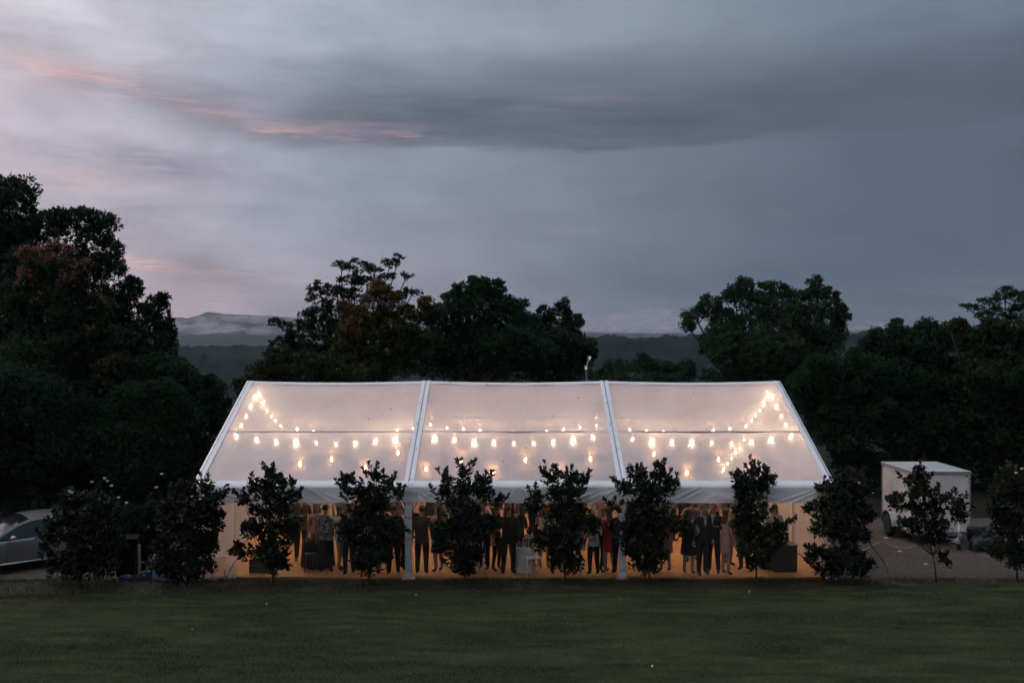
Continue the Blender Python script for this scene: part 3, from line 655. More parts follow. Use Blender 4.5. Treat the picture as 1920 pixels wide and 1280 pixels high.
names = ['leftmost', 'second from the left', 'third from the left', 'fourth from the left', 'fifth from the left', 'sixth from the left', 'seventh from the left', 'eighth from the left', 'ninth from the left', 'fifth from the right', 'fourth from the right', 'third from the right', 'second from the right', 'rightmost']
for (px, py, D), nm in zip(pends, names):
    p = P(px, py, D)
    root = thing('pendant_light', 'orange filament pendant bulb on a cord, %s of the low row' % nm, 'pendant light', p, 0, 'orange pendants hanging in the tent')
    link('bulb', pend_me, root); MB().lathe([(.004,.16),(.026,.15),(.028,.07)], 10).build('socket', M['black'], root, True)
    t = 1 - abs(p.y - YR)/(YR-YE); MB().tube([(0,0,.16), (0,0, ZE + (ZR-ZE)*t - .16 - p.z)], .005, 5).build('cord', M['cable'], root)

# ================================================================== TREES AND SHRUBS
def leaves(C, Dr, L, Wd, tint):
    """one bent rhombus per leaf: C base points, Dr directions, all numpy"""
    n = len(C); Dr = Dr / np.linalg.norm(Dr, axis=1, keepdims=True)
    rnd = RNG.normal(size=(n, 3)); S = np.cross(Dr, rnd); S /= np.linalg.norm(S, axis=1, keepdims=True) + 1e-9
    U = np.cross(S, Dr); L = L[:, None]; Wd = Wd[:, None]
    V = np.stack([C, C + Dr*L*.48 + S*Wd*.5 + U*L*.07, C + Dr*L - U*L*.06, C + Dr*L*.48 - S*Wd*.5 + U*L*.07], 1).reshape(-1, 3)
    b = 4*np.arange(n)[:, None]; Fq = np.concatenate([b + np.array([[0, 1, 2]]), b + np.array([[0, 2, 3]])], 0)
    return V, Fq, np.repeat(tint, 4)
def unit(n):
    v = RNG.normal(size=(n, 3)); return v / np.linalg.norm(v, axis=1, keepdims=True)

def tree(name, label, cat, base, D, lobes, material, leafL, cover=3.4, whorl=9, flat=0.0, group=None, trunk_r=0.16, tips=0.0, depth=0.9, up=0.35, bark='bark', twig=False, tone=(0.15, 0.85), spread=1.0, limbs=True, rim=0.55, floor_z=0.0, clump=0.52, wide=(.36, .5), shoots=0):
    """lobes: (px, py, rx, ry[, dy[, tip]]) read off the photograph, at distance D; each lobe is an ellipsoid filled with sprays of leaves"""
    bx = (base - 960) * D / F; root = thing(name, label, cat, (bx, D, floor_z), 0, group)
    Cs = []; Ds = []; Ls = []; Ts = []; tw = MB(); tr = MB()
    o0 = np.array([bx, D, floor_z]); k = D / F
    if D > 26: leafL *= 0.64; cover *= 2.5; trunk_r *= .6
    cen = []
    for lo in lobes:
        px, py, rx, ry = lo[:4]; dy = lo[4] if len(lo) > 4 else RNG.uniform(-.5, .5)*rx*k; tip = lo[5] if len(lo) > 5 else tips
        c_ = np.array(P(px, py, D + dy)) - o0; ra = np.array([rx*k, min(rx, ry*1.6)*k*depth, ry*k]); cen.append((c_, ra))
        area = math.pi*rx*ry; lp = leafL/k
        nl = area*cover / (lp*lp*0.24); nw = max(int(nl/whorl), 6)
        d = unit(nw); rad = RNG.random(nw)**(1/3.0); rad = np.where(RNG.random(nw) < rim, 0.72 + 0.33*RNG.random(nw), rad)
        lump = 1 + 0.16*np.sin(d[:, 0]*7+px) * np.sin(d[:, 2]*6+py) + 0.12*np.sin(d[:, 1]*9+px)
        wc = c_ + d*ra*(rad*lump)[:, None]
        if clump:
            ncl = int(np.clip(area*k*k*3.0, 5, 26)); cd = unit(ncl); cd[:, 2] = np.where(cd[:, 2] < -.3, -cd[:, 2], cd[:, 2]); cp_ = c_ + cd*ra*RNG.uniform(.62, .98, ncl)[:, None]
            pick = RNG.integers(0, ncl, nw); inn = unit(nw)*(RNG.random(nw)**.45)[:, None]; rs_ = RNG.uniform(.22, .46, ncl)[pick]*min(ra[0], ra[2])
            use = RNG.random(nw) < clump; wc = np.where(use[:, None], cp_[pick] + inn*rs_[:, None]*np.array([1.1, 1.1, .85]), wc*.0 + c_ + d*ra*(RNG.random(nw)**.4*.86)[:, None]); d = np.where(use[:, None], inn + cd[pick]*.5, d)
        ax = d*np.array([1, 1, 1-flat]) + np.array([0, 0, up]); ax /= np.linalg.norm(ax, axis=1, keepdims=True)
        W = np.repeat(wc, whorl, 0); AX = np.repeat(ax, whorl, 0); n = len(W)
        dr = AX*RNG.uniform(.15, 1.0, n)[:, None] + unit(n)*spread*np.array([1, 1, 1-.6*flat])
        sp = leafL*(0.9 + .9*RNG.random(n))[:, None]
        W = W + unit(n)*np.array([1, 1, 1-.7*flat])*sp*.35
        t = RNG.uniform(*tone, size=nw); up_ = np.clip(rad*d[:, 2]*.5+.5, 0, 1)
        if tip: t = np.where((RNG.random(nw) < tip*np.clip(up_*1.6-.15, 0, 1)) & (rad > .5), RNG.uniform(1.2, 2.0, nw), t)
        Cs.append(W); Ds.append(dr); Ls.append(leafL*RNG.uniform(.6, 1.25, n)); Ts.append(np.repeat(t, whorl) + RNG.uniform(-.12, .12, n))
        for q in range(shoots):                       # leafy leaders that stand out of the outline
            sd_ = unit(1)[0]; sd_[2] = abs(sd_[2])*.9 + .15; st = c_ + sd_*ra*RNG.uniform(.72, .95); ln = RNG.uniform(.10, .30); gd = sd_*np.array([.75, .75, .4]) + np.array([0, 0, .75]); gd /= np.linalg.norm(gd)
            m2 = int(10 + ln*55); tt = RNG.random(m2)**.7; Cs.append(st + gd*ln*tt[:, None]); Ds.append(gd*(.35 + .7*tt)[:, None] + unit(m2)*.75); Ls.append(leafL*RNG.uniform(.65, 1.15, m2)); Ts.append(RNG.uniform(.1, .9, m2) + (.9*(RNG.random() < .25)))
            tw.tube([st - gd*.08, st + gd*ln], [leafL*.05, leafL*.02], 3, cap=False)
        if twig:
            for q in range(0, nw, twig): tw.tube([c_*.6 + wc[q]*.4, wc[q]], [leafL*.05, leafL*.025], 3, cap=False)
    C_ = np.concatenate(Cs); Dr = np.concatenate(Ds); L = np.concatenate(Ls); T = np.clip(np.concatenate(Ts), 0, 2)
    V, Fq, TT = leaves(C_, Dr, L, L*RNG.uniform(*wide, len(L)), T)
    link('crown', np_mesh('crown', V, Fq, M[material], 3, TT), root)
    # trunk and limbs
    top = max(cen, key=lambda q: q[0][2])[0]; low = min(q[0][2]-q[1][2] for q in cen); mz = max(low, .25)
    mid = np.mean([q[0] for q in cen], 0); fork = np.array([mid[0]*.3, mid[1]*.3, max(mz, .35*mid[2])])
    tr.tube([(0, 0, -.08), (fork[0]*.3, fork[1]*.3, fork[2]*.5), tuple(fork)], [trunk_r*1.25, trunk_r, trunk_r*.8], 8)
    if limbs:
        for c_, ra in cen:
            b = fork*.35 + c_*.65; b[2] = fork[2] + (c_[2]-fork[2])*.45
            e = c_ + np.array([0, 0, ra[2]*.55]); tr.tube([tuple(fork*.98), tuple(b), tuple(c_), tuple(e)], [trunk_r*.55, trunk_r*.34, trunk_r*.2, trunk_r*.07], 6)
    tr.build('trunk', M[bark], root, True)
    if twig: tag(tw.build('twigs', M[bark], root), kind='stuff')
    return root

# ---- behind the tent and to the sides
gb = 'trees behind the tent'
tree('broadleaf_tree', 'tall dark spreading tree at the far left, highest against the sky', 'tree', 40, 42, [(15,385,58,58),(-50,470,100,110),(60,440,60,45),(112,408,28,20),(165,432,58,42),(205,478,28,34),(160,505,70,40),(30,540,120,90),(245,545,30,24),(292,588,36,36),(312,622,22,24),(235,600,60,48),(150,590,90,70),(265,655,80,42),(110,680,150,90),(-40,640,110,110)], 'leaf_dark', .26, 3.0, 9, .15, gb, .34, twig=9, spread=.8)
tree('rust_flowering_tree', 'tree with rust red flowering tips before the tall dark tree', 'tree', 95, 37, [(95,492,55,42,0,.62),(55,520,30,26,-.3,.6),(140,520,34,34,-.2,.55),(180,570,26,22,.1,.5),(65,575,70,55,0,.05),(140,590,75,55,0,.06),(195,625,30,30,0,.18),(105,660,115,70,0,.02),(205,690,35,24,-.4,.3),(185,720,30,20,-.5,.25),(110,750,120,60,0,.03)], 'leaf_rust', .17, 3.4, 9, 0, gb, .2)
tree('leafy_bush', 'big dark bush filling the far left edge above the car', 'bush', 10, 33.5, [(0,760,110,90),(-60,860,110,90),(60,860,90,70),(30,930,110,45)], 'leaf_dark', .17, 3.4, 9, 0, gb, .12)
tree('leafy_bush', 'feathery mid green bush left of the tent, behind the shrubs', 'bush', 230, 35, [(190,800,110,70),(280,770,90,60),(150,880,100,70),(260,860,100,75),(240,925,120,45)], 'leaf_mid', .13, 3.2, 11, .45, gb, .12, tone=(.0,.6))
tree('leafy_bush', 'dark bush sloping down to the left edge of the tent roof', 'bush', 360, 38, [(330,720,60,50),(385,745,40,42),(350,800,70,60),(415,790,28,40),(340,880,80,60),(300,690,60,34),(250,715,60,45)], 'leaf_mid', .15, 3.4, 9, .1, gb, .12, tips=.06, tone=(.0,.6))
tree('tiered_tree', 'tall tree with airy flat tiers of foliage left of centre', 'tree', 655, 48, [(668,500,34,11,0),(640,497,20,7,0),(702,508,22,9,-.4),(732,495,22,10,.3),(748,484,10,6,.3),(722,520,20,9,.2),(762,518,14,7,.2),(690,530,34,12,0),(660,525,28,12,.3),(600,545,26,15,.2),(632,550,26,14,-.3),(588,560,16,8,0),(660,555,30,14,0),(715,545,22,10,.2),(775,548,18,8,.3),(745,555,18,10,0),(620,575,40,14,.2),(590,595,36,20,-.2),(575,612,30,14,0),(640,590,40,20,0),(518,604,16,8,.3),(538,612,18,9,0),(565,632,40,14,0),(620,620,50,22,0),(540,645,40,14,.2),(525,668,40,16,0),(585,665,60,22,0),(640,665,60,25,0)], 'leaf_dark', .24, 1.9, 8, .35, gb, .2, twig=4, up=.5, tone=(.2, .9), rim=.4, clump=0.5, spread=.7)
tree('golden_tree', 'bushy tree with golden brown young leaves left of centre', 'tree', 715, 43, [(715,555,36,28,0,.75),(690,590,36,26,-.2,.6),(655,585,22,24,0,.6),(745,585,34,30,.1,.5),(665,620,40,26,-.3,.6),(735,615,50,26,-.2,.25),(800,570,16,16,.3,.5),(785,590,24,18,.3,.3),(700,650,90,36,0,.12),(770,640,50,40,0,.08),(700,690,100,30,0,.1)], 'leaf_gold', .17, 3.0, 9, 0, gb, .16, bark='palebark')
tree('round_tree', 'broad rounded dark green tree at the centre behind the tent', 'tree', 890, 46, [(888,545,40,28),(855,565,30,22),(925,548,34,24),(900,580,70,36),(835,600,50,36),(955,590,46,32),(985,605,30,26),(870,640,100,46),(960,645,80,46),(810,660,60,40),(1000,660,50,45),(900,690,140,35)], 'leaf_mid', .19, 3.3, 10, .2, gb, .26, tone=(.05,.75))
tree('slim_tree', 'smaller dark tree with pointed tufts right of the rounded tree', 'tree', 1055, 49, [(1022,592,16,22),(1055,580,17,20),(1030,615,30,24),(1068,610,26,24),(1085,640,22,22),(1050,650,60,36),(1090,670,26,30),(1050,700,70,30)], 'leaf_dark', .22, 3.2, 9, 0, gb, .18, up=.7)
tree('leafy_bush', 'low dark bush behind the left part of the tent ridge', 'bush', 540, 41, [(500,700,50,30),(560,690,60,36),(620,700,60,34),(470,725,40,24),(660,705,50,26),(600,740,140,30)], 'leaf_gold', .16, 3.3, 9, 0, gb, .1, tips=.10, tone=(0,.7))
tree('leafy_bush', 'low feathery bush behind the ridge right of the lamp post', 'bush', 1190, 42, [(1160,690,30,18),(1205,684,34,20),(1240,692,34,18),(1275,700,40,22),(1130,705,30,14),(1200,730,110,30)], 'leaf_mid', .15, 2.8, 9, .1, gb, .1)
tree('spreading_tree', 'wide crowned tree with ragged tufted top behind the tent right end', 'tree', 1440, 44, [(1300,590,28,16),(1290,612,20,14),(1332,572,26,18),(1350,600,36,26),(1375,552,24,24),(1400,535,22,16),(1405,565,34,28),(1450,540,28,16),(1455,570,40,28),(1492,555,24,18),(1530,530,14,16),(1524,555,24,22),(1552,560,22,20),(1572,590,24,28),(1575,620,20,24),(1520,600,50,36),(1440,610,80,36),(1360,640,50,36),(1420,660,110,45),(1530,650,60,45),(1450,710,130,40)], 'leaf_mid', .185, 2.8, 9, 0, gb, .26, twig=10, tips=.16, tone=(.1,.9), rim=.6)
tree('leafy_bush', 'dark bush just outside the tent right gable', 'bush', 1570, 39, [(1560,740,60,60),(1600,700,40,45),(1590,810,60,60),(1540,700,50,36),(1630,780,50,60),(1620,880,60,50),(1628,725,46,60),(1512,735,36,50),(1535,790,34,50)], 'leaf_dark', .16, 3.4, 9, 0, gb, .12, tips=.03)
tree('broadleaf_tree', 'dense dark tree rising behind the white trailer', 'tree', 1740, 41, [(1640,650,36,30),(1690,640,40,26),(1680,608,14,10),(1740,625,40,24),(1720,650,60,36),(1780,640,40,30),(1680,710,80,60),(1770,720,80,60),(1700,800,90,60),(1780,810,80,60),(1740,870,110,40)], 'leaf_dark', .18, 3.3, 9, 0, gb, .22, tips=.03, up=.6)
tree('broadleaf_tree', 'dense dark tree at the far right edge', 'tree', 1900, 39, [(1830,640,45,34),(1800,612,22,14),(1780,612,16,10),(1860,625,40,24),(1905,630,45,36),(1950,640,50,50),(1850,710,70,60),(1930,730,70,80),(1860,800,80,60),(1940,830,60,70),(1880,880,100,50)], 'leaf_rust', .18, 3.3, 9, 0, gb, .22, tips=.03)
tree('lacy_tree', 'light airy tree top showing above the far right trees', 'tree', 1890, 52, [(1885,550,26,14),(1860,565,28,12),(1905,560,26,16),(1830,578,26,8),(1812,574,14,5),(1870,585,36,10),(1915,585,30,16),(1845,592,24,7),(1890,605,50,16),(1940,560,30,20)], 'leaf_mid', .15, 1.7, 8, .5, gb, .14, twig=3, tone=(.2,1.0))

# ---- the row of glossy shrubs before the tent
gs = 'glossy shrubs in the row before the tent'
def shrub(base, lobes, label, dd=0.0, flowers=(), cover=6.4):
    x = (base-960)*24.65/F; D = 24.62 + .03*x + dd
    lobes = [(a_, b_ + 3, c_*.86, d_*.84) for a_, b_, c_, d_ in lobes]
    r = tree('magnolia_shrub', label, 'shrub', base, D, lobes, 'shrub', .112, cover, 8, 0, gs, .022, tips=.07, depth=1.0, up=.75, twig=2, tone=(.0, .8), spread=.75, rim=.5, floor_z=.06, clump=.42, wide=(.42, .58), shoots=4)
    for px, py in flowers:
        p = P(px, py, D-.35) - Vector(r.location); f = MB(); a0 = random.random()*6
        for q in range(7):
            a = a0 + q*.9; d = Vector((math.cos(a), math.sin(a), .7)).normalized()*.055; s_ = Vector((-math.sin(a), math.cos(a), 0))*.022
            f.add([p, p+d*.5+s_+Vector((0,0,-.01)), p+d+Vector((0,0,.02)), p+d*.5-s_+Vector((0,0,-.01))], [(0,1,2,3)])
        f.build('flower', M['flower'], r)
shrub(150, [(150,945,58,36),(115,985,42,36),(190,960,42,44),(165,1005,64,44),(95,1015,22,20),(205,1020,34,40),(150,1050,56,26),(110,1058,36,22),(195,1060,36,22),(150,1072,44,14)], 'wide dark shrub with white flowers beside the silver car', flowers=((130,922),(134,925),(172,905),(196,898),(201,903),(209,912),(222,934),(237,944)))
shrub(350, [(345,925,34,26),(385,915,16,16),(402,935,22,18),(370,955,50,34),(330,965,44,40),(395,975,30,32),(345,1010,62,44),(385,1020,30,34),(340,1055,56,28),(310,1060,34,22),(380,1060,30,20),(345,1076,44,12)], 'wide dense shrub against the tent left corner', flowers=((303,890),(293,915),(360,932)))
shrub(512, [(508,900,18,20),(505,886,5,8),(478,915,14,12),(535,905,16,14),(505,925,42,22),(458,935,14,13),(545,930,20,16),(510,955,42,24),(470,990,22,20),(520,995,50,34),(445,1030,14,10),(465,1040,18,10),(510,1030,44,28),(518,1058,26,18)], 'shrub with a thin upright spike on top before the left bay')
shrub(692, [(655,902,18,13),(700,893,18,17),(728,905,14,16),(648,915,10,10),(690,922,46,18),(745,925,12,12),(690,945,50,22),(692,985,56,36),(650,1000,18,24),(735,1000,26,30),(695,1035,50,32),(690,1062,32,16)], 'broad round shrub left of the first tent post')
shrub(872, [(872,886,13,18),(840,900,13,16),(905,905,14,18),(872,918,40,22),(830,925,16,14),(912,925,16,16),(868,955,48,28),(868,1000,54,36),(918,985,22,30),(830,1010,20,30),(870,1040,50,28),(935,945,8,10),(868,1064,36,14)], 'shrub with three peaks right of the first tent post', flowers=())
shrub(1060, [(1026,897,10,18),(1045,890,8,12),(1068,900,14,18),(1090,900,12,20),(1005,930,18,10),(1055,925,44,22),(1060,960,50,30),(1000,955,18,18),(1055,1005,58,38),(1110,985,18,26),(1060,1048,50,28),(1010,1010,16,24)], 'square topped shrub at the middle of the tent')
shrub(1218, [(1198,892,20,18),(1240,892,16,16),(1242,880,4,6),(1172,912,18,16),(1222,915,46,20),(1262,908,14,14),(1150,950,10,12),(1215,945,44,26),(1215,985,64,36),(1275,990,22,22),(1165,1000,20,30),(1212,1030,54,30),(1215,1060,32,18)], 'widest round shrub, covering the second tent post')
shrub(1418, [(1415,882,14,15),(1392,898,20,16),(1440,898,18,18),(1412,912,42,20),(1405,935,34,18),(1412,960,38,22),(1390,985,28,20),(1425,1000,48,28),(1468,985,14,10),(1460,1010,18,16),(1415,1030,44,24),(1418,1055,22,14)], 'two tiered shrub with a narrow waist before the right bay')
shrub(1572, [(1590,895,34,20),(1548,915,22,14),(1600,920,40,28),(1530,955,24,16),(1575,950,46,26),(1615,960,30,36),(1545,985,34,20),(1590,1000,50,34),(1520,1045,14,14),(1535,1035,16,10),(1585,1045,50,32),(1560,1065,40,16),(1610,1062,30,18)], 'big dense shrub at the right corner of the tent', flowers=((1611,907),(1635,925)))
shrub(1755, [(1728,888,8,14),(1722,905,22,14),(1700,900,10,8),(1730,925,32,18),(1678,938,16,9),(1690,950,22,10),(1770,935,12,12),(1735,955,46,22),(1790,945,18,14),(1798,965,18,16),(1740,985,52,22),(1700,985,22,12),(1745,1008,36,12),(1772,1050,10,8)], 'open shrub on a thin trunk before the white trailer')
shrub(1908, [(1890,890,24,16),(1880,915,32,24),(1915,920,30,30),(1895,950,40,30),(1870,970,22,24),(1905,990,36,34),(1880,1030,26,18),(1905,1055,26,14),(1915,1035,24,22),(1866,1040,10,8)], 'shrub on a thin trunk at the far right edge', flowers=((1905,888),(1916,880)))
tree('clipped_hedge', 'dark hedge plant standing behind the two left shrubs', 'hedge', 262, 26.6, [(262,975,38,32),(300,965,34,30),(235,1000,26,40),(275,1020,48,36),(250,1050,30,24)], 'leaf_dark', .09, 3.6, 9, 0, None, .03, tone=(0,.5))

# ================================================================== PEOPLE
SK = {'fair': mat('skin_fair', (0.46, 0.27, 0.19), 0.5, 0.08), 'tan': mat('skin_tan', (0.34, 0.19, 0.12), 0.5, 0.08)}
HA = {'dark': mat('hair_dark', (0.016, 0.011, 0.008), 0.5, 0.4, 60), 'brown': mat('hair_brown', (0.06, 0.033, 0.016), 0.5, 0.4, 60), 'blond': mat('hair_blond', (0.26, 0.17, 0.08), 0.5, 0.3, 60), 'grey': mat('hair_grey', (0.22, 0.21, 0.20), 0.5, 0.3, 60)}
CL = {}
def cloth(n, c_, var=.2, rough=.85): CL[n] = mat('cloth_' + n, c_, rough, var, 5, .15, 60, spec=.2)
for n_, c_ in dict(black=(.008,.008,.009), charcoal=(.020,.021,.024), navy=(.010,.013,.024), grey=(.055,.055,.058), taupe=(.075,.062,.052), white=(.72,.71,.69), cream=(.60,.52,.42), pink=(.58,.36,.33), red=(.50,.030,.030), blue=(.10,.16,.28), olive=(.08,.08,.045), rose=(.40,.20,.18), tan=(.32,.22,.13)).items(): cloth(n_, c_)
def floral():
    m, q, out = newmat('cloth_floral'); t = q.new('ShaderNodeTexCoord').outputs['Object']
    vo = q.new('ShaderNodeTexVoronoi'); q.put(vo.inputs['Vector'], t); vo.inputs['Scale'].default_value = 17
    p = q.new('ShaderNodeBsdfPrincipled'); p.inputs['Roughness'].default_value = .8
    f = q.m('ADD', q.sep(vo.outputs['Color'])[0], q.m('MULTIPLY', q.m('SUBTRACT', q.noise(t, 40, 3), .5), .7))
    q.put(p.inputs['Base Color'], q.ramp(f, [(0.2, (.06,.08,.075)), (.45, (.22,.25,.22)), (.6, (.62,.62,.55)), (.8, (.30,.34,.32))])); q.l.new(p.outputs[0], out.inputs[0]); CL['floral'] = m
floral()
M['shoe'] = mat('shoe_leather', (.02, .016, .014), .4, .2); M['eye'] = mat('eye_dark', (.02, .015, .012), .3, .1)

def skin_mesh(verts, edges, root=0):
    """grow a continuous body over a skeleton: verts = (x, y, z, rx, ry)"""
    me = bpy.data.meshes.new('skeleton'); me.from_pydata([v[:3] for v in verts], edges, [])
    o = bpy.data.objects.new('skeleton', me); COL.objects.link(o)
    bm = bmesh.new(); bm.from_mesh(me); lay = bm.verts.layers.skin.verify(); bm.verts.ensure_lookup_table()
    for i, v in enumerate(verts): bm.verts[i][lay].radius = (v[3], v[4]); bm.verts[i][lay].use_root = (i == root)
    bm.to_mesh(me); bm.free()
    sk = o.modifiers.new('skin', 'SKIN'); sk.use_smooth_shade = True; sk.branch_smoothing = .4
    sb = o.modifiers.new('sub', 'SUBSURF'); sb.levels = 1; sb.render_levels = 1
    dg = bpy.context.evaluated_depsgraph_get(); ev = o.evaluated_get(dg); m2 = ev.to_mesh()
    vs = [tuple(v.co) for v in m2.vertices]; fs = [tuple(p.vertices) for p in m2.polygons]; ev.to_mesh_clear()
    bpy.data.objects.remove(o); bpy.data.meshes.remove(me); return vs, fs

ARMS = {   # elbow and wrist offsets from the shoulder, for the figure's left arm (x outwards), facing -y
    'down': ((.05, .02, -.29), (.07, -.05, -.54)), 'hold': ((.05, .03, -.28), (-.02, -.22, -.20)), 'hip': ((.16, .06, -.25), (.00, -.03, -.42)),
    'fold': ((.06, .00, -.28), (-.16, -.20, -.24)), 'up': ((.10, -.14, -.16), (.03, -.30, .04)), 'reach': ((.10, -.10, -.24), (.10, -.33, -.18)), 'back': ((.08, .08, -.27), (-.05, .14, -.46))}
def make_body(h, female, arms, stance, lean, seed):
    h *= 1.035; k = h / 1.74; sw = .165 if female else .19; hw = .092; rr = random.Random(seed)
    v = [(0,0,.96,.150,.115), (0,.0,1.10,.122 if female else .150,.105), (0,-.005,1.30,.145 if female else .180,.118), (0,.012,1.45,.065,.058), (0,.004,1.515,.050,.052),
         (0,-.022,1.575,.062,.072), (0,-.006,1.645,.072,.090), (0,.004,1.70,.056,.070)]
    e = [(0,1),(1,2),(2,3),(3,4),(4,5),(5,6),(6,7)]
    reg = ['torso','torso','torso','neck','neck','head','head','head']
    hands = []
    for s_, a in ((1, arms[0]), (-1, arms[1])):
        el, wr = ARMS[a]; i = len(v)
        v += [(s_*sw, 0, 1.405, .064, .062), (s_*(sw+el[0]), el[1], 1.405+el[2], .046, .046), (s_*(sw+wr[0]), wr[1], 1.405+wr[2], .026, .028)]
        d = Vector(v[-1][:3]) - Vector(v[-2][:3]); d.normalize(); p = Vector(v[-1][:3]) + d*.075
        v.append((p.x, p.y, p.z, .034, .020)); hands.append((p, d, s_))
        e += [(2,i),(i,i+1),(i+1,i+2),(i+2,i+3)]; reg += ['sleeve','sleeve','forearm','hand']
    for s_ in (1, -1):
        i = len(v); st = stance*s_; 
        lw = 1.0 if female else 1.22; v += [(s_*hw, 0, .88, .092*lw, .096*lw), (s_*(hw+.012), -.02+st*.35, .49, .060*lw, .064*lw), (s_*(hw+.02), .025+st*.75, .09, .040*lw, .044*lw), (s_*(hw+.045), -.11+st*.75, .035, .040, .030)]
        e += [(0,i),(i,i+1),(i+1,i+2),(i+2,i+3)]; reg += ['leg','leg','shin','foot']
    vs, fs = skin_mesh(v, e)
    # nose and chin shaped out of the head
    V = np.array(vs)
    for c0, amp, w in (((0,-.095,1.615), .022, .020), ((0,-.085,1.553), .008, .02), ((.078,.005,1.62), .0, .02)):
        d = np.linalg.norm(V - np.array(c0), axis=1); V[:, 1] -= amp*np.exp(-(d/w)**2)
    for s_ in (1, -1):
        d = np.linalg.norm(V - np.array((s_*.074, .008, 1.618)), axis=1); V[:, 0] += s_*.014*np.exp(-(d/.018)**2)
    # which region every face belongs to: nearest bone
    P0 = np.array([v[a][:3] for a, b in e]); P1 = np.array([v[b][:3] for a, b in e]); br = [reg[b] for a, b in e]
    C_ = np.array([V[list(f)].mean(0) for f in fs]); d = P1 - P0
    t = np.clip(((C_[:, None] - P0)*d).sum(-1) / (d*d).sum(-1), 0, 1); dist = np.linalg.norm(C_[:, None] - (P0 + t[..., None]*d), axis=-1)
    near = [br[j] for j in dist.argmin(1)]
    near = ['head' if C_[q][2] > 1.47 and abs(C_[q][0]) < .12 and n_ not in ('hand', 'forearm') else n_ for q, n_ in enumerate(near)]
    mb = MB(); mb.v = [tuple(x) for x in V]; mb.f = fs; mb.mi = [0]*len(fs); R_ = list(near)
    for p, d, s_ in hands:      # five bent fingers of unequal length and a thumb at the palm's side
        side = Vector((0, 0, 1)).cross(d); side = side.normalized() if side.length > .1 else Vector((0, 1, 0)); nrm = d.cross(side)
        for q, (off, ln) in enumerate(((-.024, .062), (-.008, .074), (.008, .070), (.024, .054))):
            a = p + d*.018 + side*off; n0 = len(mb.f); mb.tube([a, a + d*ln*.55, a + d*ln*.9 - nrm*ln*.35*s_], [.0095, .0088, .007], 5); R_ += ['hand']*(len(mb.f)-n0)
        a = p - d*.03 - side*.028; n0 = len(mb.f); mb.tube([a, a - side*.028 + d*.028, a - side*.030 + d*.062], [.011, .010, .008], 5); R_ += ['hand']*(len(mb.f)-n0)
    if lean:
        for q, (x, y, z) in enumerate(mb.v):
            if z > .95: a = lean*min((z-.95)/.5, 1); mb.v[q] = (x, y - (z-.95)*math.sin(a), .95 + (z-.95)*math.cos(a))
    mb.v = [(x*k, y*k, z*k) for x, y, z in mb.v]
    return mb, R_, k
def shell(mb, prof, n=20, fold=0.0, ph=0.0):
    """prof: (z, rx, ry, yoff) cross-sections of a garment around the body"""
    vs = []
    for z, rx, ry, yo in prof:
        for q in range(n):
            a = 2*math.pi*q/n; w = 1 + fold*math.sin(a*6+ph)*max(0, 1.05-z); vs.append((rx*w*math.cos(a), yo + ry*w*math.sin(a), z))
    m_ = len(prof); fs = [(r*n+q, r*n+(q+1)%n, (r+1)*n+(q+1)%n, (r+1)*n+q) for r in range(m_-1) for q in range(n)]
    return mb.add(vs, fs)
pcount = 0
